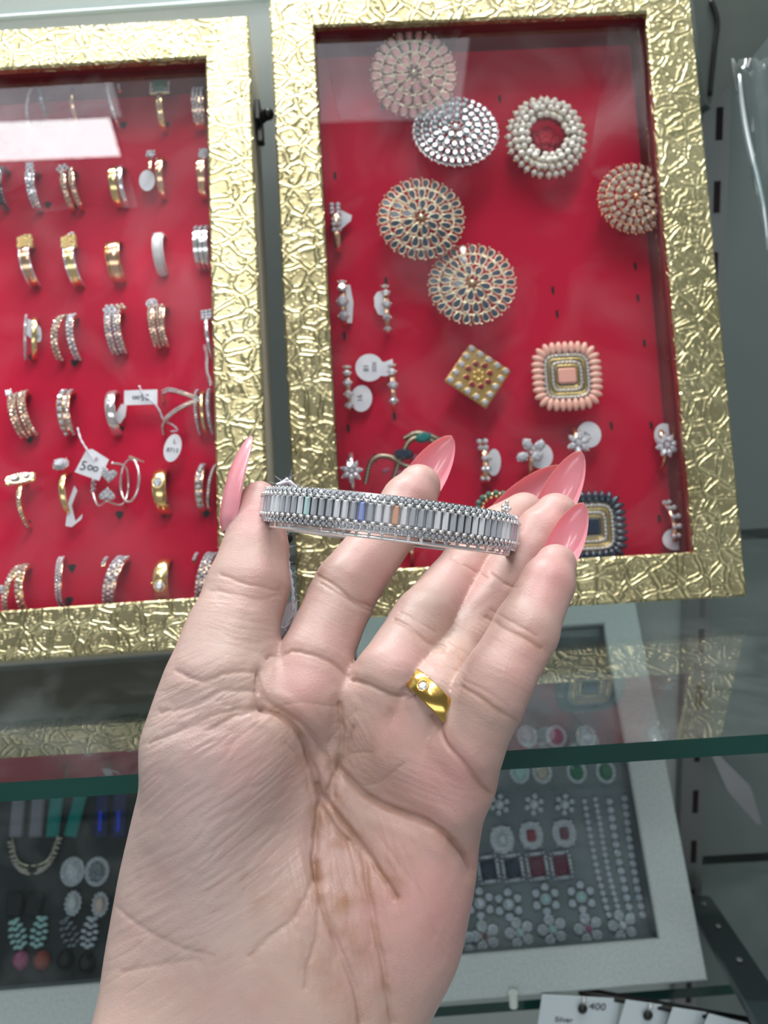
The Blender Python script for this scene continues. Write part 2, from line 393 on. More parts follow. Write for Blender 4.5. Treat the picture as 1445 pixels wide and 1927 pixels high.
# ------------------------------------------------------------------ hand (camera-space mm: right, down, forward)
def cp(px, py, z): return np.array([(px-CX)/F_PX*z, (py-CY)/F_PX*z, z])
def smin(a, b, k):
    h = np.maximum(k-np.abs(a-b), 0)/k
    return np.minimum(a, b)-h*h*k*.25
def cone(Pt, a, b, r1, r2):
    """rounded cone between a and b"""
    ba = b-a; L2 = ba@ba; pa = Pt-a
    h = np.clip((pa@ba)/L2, 0, 1)
    return np.linalg.norm(pa-h[..., None]*ba, axis=-1)-(r1+(r2-r1)*h)
def ellip(Pt, c, R, rad):
    q = (Pt-c) @ R            # R columns = axes
    k0 = np.linalg.norm(q/rad, axis=-1); k1 = np.linalg.norm(q/(np.array(rad)**2), axis=-1)
    return k0*(k0-1)/np.maximum(k1, 1e-6)
def frame_of(d, hint):
    d = np.asarray(d, float); d = d/np.linalg.norm(d); h = np.asarray(hint, float); h = h-d*(h@d); h /= np.linalg.norm(h)
    return np.column_stack([np.cross(d, h), d, h])   # x across, y along, z towards hint
J = {  # joints: (px, py, z mm, radius mm)
 'index': [(566, 1330, 184, 8.6), (592, 1238, 186, 8.3), (640, 1130, 197, 8.2), (652, 1104, 199, 8.25), (738, 992, 209, 7.35), (770, 942, 214, 7.1), (788, 915, 217, 6.1)],
 'middle': [(700, 1350, 183, 8.4), (733, 1272, 182, 8.0), (785, 1185, 193, 7.7), (799, 1165, 195, 7.75), (880, 1066, 212, 7.35), (945, 998, 221, 7.0), (985, 968, 225, 6.2)],
 'ring': [(772, 1400, 181, 8.4), (812, 1310, 180, 7.9), (862, 1232, 193, 7.5), (880, 1205, 195, 7.5), (962, 1082, 205, 6.9), (1022, 1000, 210, 6.7), (1045, 969, 212, 5.9)],
 'little': [(858, 1462, 178, 8.6), (877, 1400, 175, 8.4), (920, 1312, 173.5, 7.95), (936, 1278, 174, 7.7), (990, 1185, 180, 7.3), (1030, 1098, 186, 6.2), (1046, 1062, 189, 4.9)],
 'thumb': [(392, 1400, 178, 12.5), (412, 1285, 181, 11.2), (436, 1195, 187, 9.8), (468, 1100, 193, 8.7), (482, 1030, 198, 7.0), (484, 975, 202, 5.6), (489, 935, 204, 4.2)],
}
PALM = [  # px,py,z,r -> px,py,z,r
 ((572, 1318, 186, 9.5), (490, 1700, 182, 13), 7), ((690, 1350, 187, 9.5), (560, 1720, 184, 13), 7),
 ((775, 1400, 186, 9.5), (640, 1740, 184, 13), 7), ((838, 1470, 183, 9.0), (740, 1760, 183, 12), 7),
 ((500, 1700, 180, 14), (430, 2080, 166, 17), 10), ((640, 1740, 181, 14), (520, 2120, 166, 18), 10), ((712, 1760, 181, 12), (645, 2100, 170, 13), 10), ((356, 1700, 182, 13), (280, 2050, 165, 15), 9),
 ((430, 1640, 184, 15), (392, 1400, 180, 12.5), 8),
]
_g = 0.62
def hand_mesh():
    lo = np.array([-84., 14., 144.]); lo[1] = -16; hi = np.array([57., 128., 240.])
    n = np.ceil((hi-lo)/_g).astype(int)
    ax = [lo[i]+np.arange(n[i])*_g for i in range(3)]
    BIG = 9.0
    def field(fn, bb0, bb1, out, k):
        """blend a primitive into out only inside its own box"""
        i0 = np.clip(np.floor((bb0-lo)/_g).astype(int), 0, n-1); i1 = np.clip(np.ceil((bb1-lo)/_g).astype(int)+1, 1, n)
        sl = tuple(slice(a, b) for a, b in zip(i0, i1))
        G = np.stack(np.meshgrid(*[ax[i][sl[i]] for i in range(3)], indexing='ij'), -1).astype(np.float32)
        d = fn(G)
        out[sl] = smin(out[sl], d, k) if k > 0 else np.maximum(out[sl], d)
    def seg(out, A, B, k):
        a, b = cp(*A[:3]), cp(*B[:3]); m = max(A[3], B[3])+BIG
        field(lambda G: cone(G, a, b, A[3], B[3]), np.minimum(a, b)-m, np.maximum(a, b)+m, out, k)
    def ell(out, px, py, z, rad, d, hint, k):
        c = cp(px, py, z); R = frame_of(d, hint); m = max(rad)+BIG
        field(lambda G: ellip(G, c, R, rad), c-m, c+m, out, k)
    base = np.full(n, BIG, np.float32); palm = base.copy()
    for A, B, k in PALM: seg(palm, A, B, k)
    T = (0, 0, -1)
    ell(palm, 405, 1530, 181, (15.5, 27, 19), (-.10, 1, .05), T, 9)      # thenar mound
    ell(palm, 470, 1420, 178, (9.5, 15, 12), (-.5, 1, 0), T, 7)           # upper thenar
    ell(palm, 328, 1690, 182, (11, 26, 14), (-.15, 1, -.1), T, 9)
    ell(palm, 770, 1690, 183, (12.5, 26, 16), (-.25, 1, -.05), T, 9)       # hypothenar mound
    ell(palm, 684, 1790, 182, (13, 22, 13), (-.25, 1, -.1), T, 9)
    ell(palm, 838, 1490, 183, (8.2, 13, 14.0), (.35, -1, 0), T, 5)         # pads under the fingers
    ell(palm, 745, 1395, 184, (9.5, 9, 11.5), (.4, -1, 0), T, 5)
    ell(palm, 575, 1312, 184, (9.5, 10.5, 11.5), (.2, -1, 0), T, 5)
    ell(palm, 806, 1442, 182, (8, 8.5, 11.5), (.5, -1, 0), T, 5)
    ell(palm, 425, 1795, 176, (17, 26, 15), (-.1, 1, -.1), T, 10)
    ell(palm, 560, 1840, 174, (16, 26, 15), (-.1, 1, -.1), T, 10)
    full = None
    for f, js in J.items():
        d = base.copy()
        for A, B in zip(js[:-1], js[1:]): seg(d, A, B, 1.2 if f != 'thumb' else 5)
        # finger pads
        k = 7.0 if f == 'thumb' else 4.5
        d = smin(palm, d, k)
        full = d if full is None else np.minimum(full, d)
    S = full
    # ---- surface nets
    neg = S < 0
    c = np.zeros(np.array(S.shape)-1, np.int8); 
    corners = [(i, j, k) for i in (0, 1) for j in (0, 1) for k in (0, 1)]
    sh = c.shape
    for o in corners: c += neg[o[0]:o[0]+sh[0], o[1]:o[1]+sh[1], o[2]:o[2]+sh[2]]
    act = (c > 0) & (c < 8); idx = np.argwhere(act); vid = -np.ones(sh, np.int64); vid[act] = np.arange(len(idx))
    acc = np.zeros((len(idx), 3)); cnt = np.zeros(len(idx))
    for a in corners:
        for ax_ in range(3):
            if a[ax_]: continue
            b = list(a); b[ax_] = 1
            va = S[idx[:, 0]+a[0], idx[:, 1]+a[1], idx[:, 2]+a[2]]; vb = S[idx[:, 0]+b[0], idx[:, 1]+b[1], idx[:, 2]+b[2]]
            m = (va < 0) != (vb < 0); t = np.where(m, va/(va-vb+1e-12), 0)
            p = np.tile(np.array(a, float), (len(idx), 1)); p[:, ax_] = t
            acc[m] += p[m]; cnt[m] += 1
    V = lo+(idx+acc/cnt[:, None])*_g
    F = []
    for ax_ in range(3):
        u, w_ = [(1, 2), (2, 0), (0, 1)][ax_]
        s0 = [slice(1, -1)]*3; s0[ax_] = slice(0, -1); s1 = list(s0); s1[ax_] = slice(1, None)
        a = neg[tuple(s0)]; b = neg[tuple(s1)]
        for flip, m in ((0, a & ~b), (1, ~a & b)):
            q = np.argwhere(m)+1; q[:, ax_] -= 1
            def vi(du, dw):
                r = q.copy(); r[:, u] += du; r[:, w_] += dw; return vid[r[:, 0], r[:, 1], r[:, 2]]
            quad = np.stack([vi(-1, -1), vi(0, -1), vi(0, 0), vi(-1, 0)], 1)
            F.append(quad[:, ::-1] if flip else quad)
    F = np.concatenate(F); F = F[(F >= 0).all(1)]
    return V, F
def smooth_mesh(V, F, it, lam=.5, keep=None):
    E = np.concatenate([F[:, [0, 1]], F[:, [1, 2]], F[:, [2, 3]], F[:, [3, 0]]]); E = np.concatenate([E, E[:, ::-1]])
    deg = np.bincount(E[:, 0], minlength=len(V))[:, None]
    for i in range(it):
        A = np.stack([np.bincount(E[:, 0], V[E[:, 1], k], minlength=len(V)) for k in range(3)], 1)/np.maximum(deg, 1)
        l = lam if i % 2 == 0 else -lam*1.02
        V = V+l*(A-V)
    return V
def subdivide(V, F):
    e = np.sort(np.concatenate([F[:, [0, 1]], F[:, [1, 2]], F[:, [2, 3]], F[:, [3, 0]]]), 1); nF = len(F)
    key = e[:, 0]*len(V)+e[:, 1]; u, inv = np.unique(key, return_inverse=True); inv = inv.ravel()
    em = (V[u//len(V)]+V[u % len(V)])/2; fc = V[F].mean(1); nv = len(V); ne = len(em)
    m = [nv+inv[i*nF:(i+1)*nF] for i in range(4)]; c = nv+ne+np.arange(nF)
    Q = np.concatenate([np.stack([F[:, i], m[i], c, m[i-1]], 1) for i in range(4)])
    return np.concatenate([V, em, fc]), Q
def normals(V, F):
    n = np.cross(V[F[:, 2]]-V[F[:, 0]], V[F[:, 3]]-V[F[:, 1]]); N = np.zeros_like(V)
    for i in range(4):
        for k in range(3): N[:, k] += np.bincount(F[:, i], n[:, k], minlength=len(V))
    return N/(np.linalg.norm(N, axis=1)[:, None]+1e-12)
_rs = np.random.RandomState(5)
_lat = _rs.rand(64, 64, 64)
def vnoise(Pt):
    """smooth value noise, -1..1"""
    i = np.floor(Pt).astype(int); f = Pt-i; f = f*f*(3-2*f); o = 0
    for a in (0, 1):
        for b in (0, 1):
            for c in (0, 1):
                wgt = (f[:, 0] if a else 1-f[:, 0])*(f[:, 1] if b else 1-f[:, 1])*(f[:, 2] if c else 1-f[:, 2])
                o = o+wgt*_lat[(i[:, 0]+a) % 64, (i[:, 1]+b) % 64, (i[:, 2]+c) % 64]
    return o*2-1
def crv(pts, n=6):
    """Catmull-Rom through points"""
    p = np.array([pts[0]]+list(pts)+[pts[-1]], float); out = []
    for k in range(1, len(p)-2):
        for t in np.arange(n)/n:
            a, b, c, d = p[k-1], p[k], p[k+1], p[k+2]
            out.append(.5*((2*b)+(c-a)*t+(2*a-5*b+4*c-d)*t*t+(3*b-a-3*c+d)*t**3))
    out.append(p[-2]); return np.array(out)
# creases of the palm side: (photo points, depth mm, half width mm, brown tint 0..1)
CREASES = [
 ([(498,1330),(540,1352),(575,1400),(598,1470),(600,1540),(592,1600),(600,1650)], 2.6, 1.7, .7),          # life line
 ([(490,1270),(500,1310),(545,1345),(590,1385),(622,1440),(628,1500)], 1.2, 1.3, .5),
 ([(640,1325),(642,1380),(636,1440),(622,1480),(606,1520)], 1.4, 1.4, .6),
 ([(664,1370),(650,1410),(638,1440)], .8, 1.0, .4),
 ([(640,1450),(680,1492),(730,1520),(790,1545),(840,1575),(880,1610),(893,1635)], 2.8, 1.8, .5),             # heart line
 ([(608,1500),(640,1540),(668,1575),(700,1620),(730,1665),(745,1690)], 1.7, 1.6, .8),                        # head line
 ([(600,1480),(612,1530),(640,1570),(676,1600),(690,1650),(705,1740),(725,1840),(740,1927)], 1.3, 1.5, .7),
 ([(600,1620),(604,1680),(618,1730),(640,1790),(668,1860),(680,1927)], 1.2, 1.6, .9),
 ([(592,1650),(560,1720),(510,1760),(470,1800)], .7, 1.5, .35),
 ([(600,1700),(596,1760),(580,1820),(575,1860)], .6, 1.3, .6),
 ([(505,1238),(545,1226),(590,1232),(630,1250),(652,1270)], .8, 1.1, .25),                                   # finger bases
 ([(662,1280),(690,1288),(722,1303),(752,1312),(772,1306)], 1.2, 1.1, .3),
 ([(770,1300),(800,1340),(826,1358)], 1.0, 1.0, .25),
 ([(818,1352),(838,1400),(872,1438),(900,1470),(925,1490)], 1.1, 1.3, .5),
 ([(596,1082),(632,1102),(668,1130),(708,1142)], .6, 1.0, .6),                                            # index middle joint
 ([(604,1098),(640,1118),(676,1140),(704,1152)], .35, .7, .3),
 ([(742,1166),(772,1180),(806,1208),(836,1216)], .7, 1.0, .35), ([(752,1152),(784,1168),(820,1190)], .3, .7, .2),
 ([(848,1050),(880,1066),(915,1086)], .5, .9, .25),
 ([(838,1222),(858,1230),(872,1246)], .5, .9, .3), ([(848,1208),(868,1222),(884,1236)], .3, .7, .2), ([(820,1246),(846,1256),(862,1262)], .25, .6, .2),
 ([(926,1080),(948,1096),(970,1106)], .5, .9, .25),
 ([(915,1160),(950,1182),(990,1202),(1020,1222)], .6, 1.1, .5), ([(925,1148),(960,1168),(1010,1196)], .3, .8, .3),
 ([(866,1292),(902,1312),(940,1340),(975,1356)], .6, 1.1, .45), ([(872,1280),(910,1298),(958,1330)], .25, .8, .2),
 ([(416,1082),(450,1094),(490,1104),(524,1112)], .45, 1.2, .15), ([(395,1110),(440,1118),(492,1128),(528,1120)], .3, 1.2, .12),  # thumb joint
 ([(330,1262),(380,1282),(430,1268),(480,1262),(488,1266)], .5, 1.3, .2), ([(300,1340),(360,1330),(420,1300),(486,1300)], .45, 1.3, .15),
 ([(280,1400),(340,1372),(420,1342),(490,1328)], .5, 1.2, .2), ([(490,1262),(484,1300),(492,1330)], .8, 1.3, .25),
 ([(496,1330),(476,1336),(440,1350),(400,1370)], .5, 1.2, .15),
 ([(640,1330),(600,1325),(560,1322),(520,1330)], .25, .8, .15), ([(668,1336),(640,1370),(620,1400)], .3, .8, .2),
 ([(700,1418),(660,1420),(636,1444)], .35, .9, .3), ([(760,1440),(720,1470),(680,1480),(650,1460)], .3, .9, .25),
 ([(640,1440),(625,1520),(620,1600),(628,1700),(636,1800)], .35, .9, .35), ([(655,1580),(668,1640),(690,1700),(700,1780)], .35, .9, .25),
 ([(540,1400),(572,1440),(586,1500),(590,1560)], .35, .9, .25), ([(760,1600),(790,1680),(820,1760)], .2, .9, .1), ([(700,1560),(760,1640),(800,1700),(838,1800)], .2, .9, .12),
 ([(210,1700),(260,1740),(330,1780),(400,1800)], .3, 1.3, .1), ([(230,1830),(300,1816),(370,1806)], .3, 1.3, .1),
]
STAINS = [((632,1500),24,.5),((664,1420),20,.3),((735,1350),24,.35),((575,1430),22,.35),((700,1690),30,.45),((655,1760),30,.5),((625,1850),34,.4),((748,1655),20,.5),((616,1530),26,.5),((650,1590),26,.45),((680,1660),30,.5),((648,1700),26,.75),((612,1640),22,.45),((706,1720),34,.2),((560,1700),36,.3),((600,1800),40,.35),
          ((672,1800),34,.55),((740,1620),30,.25),((775,1610),24,.2),((720,1400),40,.3),((600,1440),30,.3),((690,1450),30,.25),((480,1680),46,.25),((800,1560),26,.15),
          ((690,1570),30,.3),((500,1860),60,.15),((380,1840),60,.15)]
PINKS = [((575,1290),60,.6),((740,1370),50,.5),((840,1470),80,.7),((800,1700),120,.7),((450,1420),70,.35),((1000,1250),80,.5),((780,930),45,.7),((1040,1080),60,.8),((1040,975),40,.8),((480,960),50,.8),
         ((620,1180),60,.25),((760,1240),50,.3),((540,1010),50,.4),((900,1090),60,.6),((700,1060),60,.5),((980,1000),40,.6),((500,1080),50,.4)]
def seg_dist(Q, C, zz):
    """distance in mm on the surface from pixel points Q to polyline C, with depth zz"""
    best = np.full(len(Q), 1e9)
    for a, b in zip(C[:-1], C[1:]):
        ba = b-a; t = np.clip(((Q-a)@ba)/(ba@ba+1e-9), 0, 1); best = np.minimum(best, ((Q-a-t[:, None]*ba)**2).sum(1))
    return np.sqrt(best)*zz/F_PX
def build_hand():
    V, F = hand_mesh()
    V = smooth_mesh(V, F, 6)
    V, F = subdivide(V, F); V = smooth_mesh(V, F, 4)
    N = normals(V, F)
    if (N*(V-V.mean(0))).sum() < 0: F = F[:, ::-1]; N = -N
    Q = np.stack([V[:, 0]/V[:, 2]*F_PX+CX, V[:, 1]/V[:, 2]*F_PX+CY], 1)
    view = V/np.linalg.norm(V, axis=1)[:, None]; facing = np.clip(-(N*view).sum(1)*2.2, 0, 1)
    disp = np.zeros(len(V)); brown = np.zeros(len(V))
    nz1 = vnoise(V*.35); nz2 = vnoise(V*.9+7); nz3 = vnoise(V*.12+3)
    Qj = Q+np.stack([nz1*2.4+nz2*1.2, nz2*1.6+nz1*2], 1)
    front = np.where(facing > 0)[0]
    for pts, dep, wd, br in CREASES:
        C = crv(pts, 4); lo, hi = C.min(0)-60, C.max(0)+60
        m = front[((Q[front] > lo) & (Q[front] < hi)).all(1)]
        if not len(m): continue
        d = seg_dist(Qj[m], C, V[m, 2]); s = np.exp(-(d/(wd*.55))**2); wide = np.exp(-(d/(wd*2.4))**2)
        disp[m] += (-dep*.50*np.exp(-(d/(wd*.42))**2)-dep*.26*wide+dep*.12*np.exp(-((d-wd*1.9)/(wd*.9))**2))*facing[m]
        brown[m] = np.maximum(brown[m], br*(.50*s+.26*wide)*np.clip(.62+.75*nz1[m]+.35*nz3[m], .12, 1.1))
    # fine parallel folds over the thenar, running up to the right
    def folds(cx, cy, rx, ry, ang, period, amp, w_=.8, seed=0):
        period = period*.55; amp = amp*.62
        ca, sa = cos(ang), sin(ang); x = (Q[:, 0]-cx); y = (Q[:, 1]-cy)
        m = np.clip(1.3*(1-(x/rx)**2-(y/ry)**2), 0, 1)*facing
        al = x*ca+y*sa; ac = -x*sa+y*ca
        k = np.stack([al/(period*7), ac/period, np.full(len(V), seed+.5)], 1)
        k[:, 1] += vnoise(V*.07+seed)*1.1
        r = vnoise(k); r2 = vnoise(k*[1.7, 2.1, 1]+11)
        return m*amp*(-np.clip(.35-np.abs(r), 0, .35)/.35*.7+.35*r2*w_*.5)
    disp += folds(400, 1540, 215, 300, -.62, 17, .30, seed=1)+folds(340, 1330, 170, 130, -.42, 13, .30, seed=2)
    disp += folds(330, 1800, 190, 170, -.5, 20, .20, seed=3)+folds(640, 1400, 130, 110, 1.1, 14, .2, seed=4)+folds(640, 1700, 160, 240, 1.35, 17, .35, seed=5)
    disp += folds(810, 1700, 140, 260, 1.0, 22, .14, seed=6)+folds(640, 1180, 120, 90, .45, 8, .10, seed=7)+folds(800, 1220, 110, 110, .6, 8, .12, seed=8)+folds(940, 1260, 110, 160, .5, 9, .10, seed=9)
    disp += folds(450, 1160, 100, 120, .2, 9, .14, seed=10)+folds(850, 1260, 50, 60, .7, 7, .18, seed=11)+folds(760, 1470, 150, 80, .4, 11, .14, seed=12)
    disp += nz3*.25+nz1*.06*facing
    V = V+N*disp[:, None]
    # pigment, plus the dimmer light on the thenar side
    base = np.array([.52, .35, .31]); tan = np.array([.56, .41, .33]); pink = np.array([.60, .30, .285]); brn = np.array([.33, .165, .085])
    col = np.tile(base, (len(V), 1))
    t = np.clip(.5+vnoise(V*.07+9)*.8, 0, 1)[:, None]; col = col*(1-t*.4)+tan*t*.4
    gy = (.75*np.exp(-(((Q-[370, 1560])/[190, 330])**2).sum(1)))[:, None]; col = col*(1-gy)+np.array([.475, .365, .345])*gy  # thenar greyed: its weaker light put into the skin colour
    pk = np.zeros(len(V))
    for (x, y), r, a in PINKS: pk = np.maximum(pk, a*np.exp(-(((Q-[x, y])**2).sum(1))/(r*r*1.4)))
    pk = np.clip(pk+vnoise(V*.25+4)*.12, 0, 1)[:, None]; col = col*(1-pk)+pink*pk
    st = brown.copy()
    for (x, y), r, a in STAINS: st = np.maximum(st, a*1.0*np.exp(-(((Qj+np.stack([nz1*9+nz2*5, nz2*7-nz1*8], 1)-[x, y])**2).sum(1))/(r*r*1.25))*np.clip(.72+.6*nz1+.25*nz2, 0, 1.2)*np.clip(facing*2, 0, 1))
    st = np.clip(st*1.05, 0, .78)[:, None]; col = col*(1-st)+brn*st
    org = V.mean(0); W = c2w(V); worg = c2w(org)
    me = bpy.data.meshes.new('skin'); me.vertices.add(len(V)); me.vertices.foreach_set('co', ((W-worg)*MM).ravel())
    me.loops.add(F.size); me.loops.foreach_set('vertex_index', F.ravel().astype(np.int32))
    me.polygons.add(len(F)); me.polygons.foreach_set('loop_start', (np.arange(len(F))*4).astype(np.int32))
    me.polygons.foreach_set('use_smooth', np.ones(len(F), bool)); me.update(calc_edges=True); me.validate()
    at_ = me.color_attributes.new('pigment', 'FLOAT_COLOR', 'POINT')
    at_.data.foreach_set('color', np.concatenate([col, np.ones((len(V), 1))], 1).astype(np.float32).ravel())
    return me, worg
SKIN = P('skin', (.6, .4, .34), .42, 0, Subsurface_Weight=.22, Subsurface_Scale=.004)
SKIN.node_tree.nodes['Principled BSDF'].inputs['Subsurface Radius'].default_value = (1, .35, .2)
N_, L_, b_ = nodes(SKIN)
_a = N_.new('ShaderNodeAttribute'); _a.attribute_name = 'pigment'; L_.new(_a.outputs['Color'], b_.inputs['Base Color'])
_tc = N_.new('ShaderNodeTexCoord'); _v = N_.new('ShaderNodeTexVoronoi'); _v.inputs['Scale'].default_value = 1500; _v.feature = 'DISTANCE_TO_EDGE'
L_.new(_tc.outputs['Object'], _v.inputs['Vector'])
_n2 = N_.new('ShaderNodeTexNoise'); _n2.inputs['Scale'].default_value = 500; _n2.inputs['Detail'].default_value = 4; L_.new(_tc.outputs['Object'], _n2.inputs['Vector'])
_ad = N_.new('ShaderNodeMath'); _ad.operation = 'MULTIPLY_ADD'; L_.new(_v.outputs['Distance'], _ad.inputs[0]); _ad.inputs[1].default_value = .8; L_.new(_n2.outputs['Fac'], _ad.inputs[2])
_bp = N_.new('ShaderNodeBump'); _bp.inputs['Strength'].default_value = .35; _bp.inputs['Distance'].default_value = .00025
L_.new(_ad.outputs[0], _bp.inputs['Height']); L_.new(_bp.outputs[0], b_.inputs['Normal'])
b_.inputs['Specular IOR Level'].default_value = .4
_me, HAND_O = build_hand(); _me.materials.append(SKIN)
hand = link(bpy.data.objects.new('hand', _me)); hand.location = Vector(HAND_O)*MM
tag(hand, 'left hand held palm up with long pink nails, pinching a crystal bangle', 'hand')

# ------------------------------------------------------------------ nails
NAIL = P('glossy_pink_gel', (.80, .29, .34), .28, 0, Coat_Weight=.6, Coat_Roughness=.08, Subsurface_Weight=.3, Subsurface_Scale=.003, Specular_IOR_Level=.5)
def fingernail(root, tip, W, nrm, arch=.34, bend=1.2, label=None, parent=None):
    B, Tt = cp(*root), cp(*tip); L = np.linalg.norm(Tt-B); R = frame_of(Tt-B, nrm); X, D, Nn = R[:, 0], R[:, 1], R[:, 2]
    ns, nt = 26, 13; top, bot = [], []
    for i in range(ns+1):
        s = i/ns; w = W/2*(min(1, .86+s*.5) if s < .38 else max(0.0, 1-((s-.38)/.62)**2.1)**.62)
        w = max(w, .02) if s < 1 else .02
        w *= min(1, (.35+6*s)**.5) if s < .1 else 1
        th = .30+.15*(1-s)
        for t in np.linspace(-1, 1, nt):
            a = t*1.05; x = w*sin(a)/sin(1.05); z = arch*W*(cos(a)-cos(1.05))/(1-cos(1.05))*(w/(W/2)) + 1.0*sin(pi*s) - bend*s*s
            p = B+D*s*L+X*x+Nn*z
            top.append(p+Nn*th); bot.append(p-Nn*th*.5)
    n = (ns+1)*nt; vs = top+bot; fs = []
    for i in range(ns):
        for j in range(nt-1):
            a = i*nt+j; fs.append((a, a+1, a+nt+1, a+nt)); fs.append((n+a, n+a+nt, n+a+nt+1, n+a+1))
        fs.append((i*nt, (i+1)*nt, n+(i+1)*nt, n+i*nt)); j = i*nt+nt-1; fs.append((j, n+j, n+j+nt, j+nt))
    for j in range(nt-1): fs.append((j, n+j, n+j+1, j+1)); a = ns*nt+j; fs.append((a, a+1, n+a+1, n+a))
    m = MB().add(c2w(np.array(vs))-c2w(HAND_O_C), fs); o = m.build('fingernail', NAIL, parent, 50)
    return o
HAND_O_C = (np.array(HAND_O)-CAM_P) @ CAM_M.T
fingernail((432, 1003, 199), (478, 822, 207), 11.5, (-.85, 0, -.42), .22, -.6, parent=hand)
fingernail((758, 962, 221), (848, 824, 234), 11.6, (.15, 0, 1), parent=hand)
fingernail((935, 985, 231), (1058, 880, 241), 10.8, (0, .05, 1), parent=hand)
fingernail((1018, 1005, 218), (1092, 852, 227), 10.6, (.25, 0, 1), parent=hand)
fingernail((1040, 1075, 195), (1096, 950, 203), 8.8, (.3, 0, 1), parent=hand)

# ------------------------------------------------------------------ gold ring on the finger
def ring_axis_frame(c, d, hint):
    R = frame_of(d, hint)                     # y = axis
    return c2w(c), np.column_stack([CAM_M.T @ R[:, 0], CAM_M.T @ R[:, 1], CAM_M.T @ R[:, 2]])
_c, _R3 = ring_axis_frame(cp(814, 1322, 179.8), cp(872, 1256, 183)-cp(812, 1318, 180.5), (-.35, .25, -1))
gr = thing('finger_ring', 'wide polished gold finger ring with flush stones worn on the ring finger', 'ring', mat4(_c, _R3))
m = MB(); prof = [(8.2, -2.3), (9.05, -2.3), (9.3, -2.0), (9.3, 2.0), (9.05, 2.3), (8.2, 2.3)]
rings = [[(r*cos(t), h, r*sin(t)) for r, h in prof] for t in np.linspace(0, 2*pi, 73)[:-1]]; rings.append(rings[0])
m.loft(rings, True, False, False); m.build('band', GOLD, gr, 40)
def on_ring(a, r): return mat4((r*cos(a), 0, r*sin(a)), np.column_stack([(-sin(a), 0, cos(a)), (0, 1, 0), (cos(a), 0, sin(a))])*np.array([1, 1, 1]))
for k, a in enumerate(np.radians([64, 124, 4, 184, 244, 304])):
    Mx = on_ring(a, 9.25)
    m = MB(); m.tube([(1.25*cos(t), 1.25*sin(t), .05) for t in np.linspace(0, 2*pi, 17)[:-1]], .2, 6, True, Mx); m.build('bezel', GOLD, gr, True)
    MB().gem((0, 0, 0), 1.05, h=.35, M=Mx).build('flush_stone', DIAMOND, gr)

# ------------------------------------------------------------------ the bangle
BA, BB = 31.9, 24.0
_X = np.array([cos(.118), sin(.118), .0]); _Y = np.array([0, .055, 1.0]); _Y -= _X*(_X@_Y); _Y /= np.linalg.norm(_Y); _Z = np.cross(_X, _Y)*1.0
if _Z[1] > 0: _Z = -_Z     # image up
BM = mat4(c2w(cp(733.5, 978, 200)), np.column_stack([CAM_M.T@_X, CAM_M.T@_Y, CAM_M.T@_Z]))
bangle = thing('bangle', 'silver crystal bangle with a row of baguettes held between thumb and ring finger', 'bracelet', BM)
def ell_pts(n, da=0.0):
    """n points by arc length, starting at the front middle, with outward normals"""
    t = np.linspace(0, 2*pi, 4001)-pi/2; x, y = BA*np.cos(t), BB*np.sin(t); s = np.concatenate([[0], np.cumsum(np.hypot(np.diff(x), np.diff(y)))])
    tt = np.interp((np.arange(n)+da)/n*s[-1], s, t); p = np.stack([BA*np.cos(tt), BB*np.sin(tt)], 1)
    nn = np.stack([np.cos(tt)/BA, np.sin(tt)/BB], 1); nn /= np.linalg.norm(nn, axis=1)[:, None]; return p, nn
def stations(n, da, r, h, tilt=0.0):
    """frames on the bangle: x along, y up the face, z out of the face"""
    p, nn = ell_pts(n, da); out = []
    for (x, y), (a, b) in zip(p, nn):
        o = np.array([a, b, 0.]); up = np.array([0, 0, 1.]); z = o*cos(tilt)+up*sin(tilt); yv = up*cos(tilt)-o*sin(tilt)
        out.append(mat4((x+a*r, y+b*r, h), np.column_stack([np.cross(yv, z), yv, z])))
    return out
def sweep(prof, n=180):
    p, nn = ell_pts(n); m = MB(); R = [[(x+a*r, y+b*r, h) for r, h in prof] for (x, y), (a, b) in zip(p, nn)]; R.append(R[0]); return m.loft(R, True, False, False)
sweep([(-.55, -2.35), (-.55, 2.35), (-.3, 2.5), (-.75, 4.35), (-1.9, 4.5), (-2.2, 4.2), (-2.2, -4.2), (-1.9, -4.45), (-.7, -4.3), (-.3, -2.5)]).build('band', DARK_SILVER, bangle, 40)
sweep([(-1.7+.42*cos(t), -5.35+.42*sin(t)) for t in np.linspace(0, 2*pi, 9)[:-1]]).build('gallery_rail', SILVER, bangle, True)
m = MB()
for S in stations(58, .5, -1.6, -4.9): m.box((-.3, -.6, -.3), (.3, .6, .3), S)
m.build('gallery_struts', SILVER, bangle)
NB = 92; ST = stations(NB, .5, -.35, 0)
bg = MB()
sx, sy = .72, 2.15
R = [[(-sx,-sy,0),(sx,-sy,0),(sx,sy,0),(-sx,sy,0)], [(-sx,-sy,.25),(sx,-sy,.25),(sx,sy,.25),(-sx,sy,.25)], [(-sx*.5,-sy*.84,.75),(sx*.5,-sy*.84,.75),(sx*.5,sy*.84,.75),(-sx*.5,sy*.84,.75)]]
bg.loft(R)
flash = {NB-11: FIRE_CYAN, NB-4: FIRE_BLUE, 0: FIRE_ORANGE, NB-23: FIRE_BLUE}  # light flashes on the baguettes, painted by stone colour
src = {}
for i, S in enumerate(ST):
    mt = flash.get(i) or (BAG_DARK if (i*7) % 5 in (1, 3, 4) else BAGUETTE)
    if mt.name not in src:
        o = bg.build('baguette_stone', mt, bangle); src[mt.name] = o
        W = Matrix(S.tolist()); W.translation = W.translation*MM; o.matrix_local = W
    else: copies(src[mt.name], bangle, 'baguette_stone', [S])
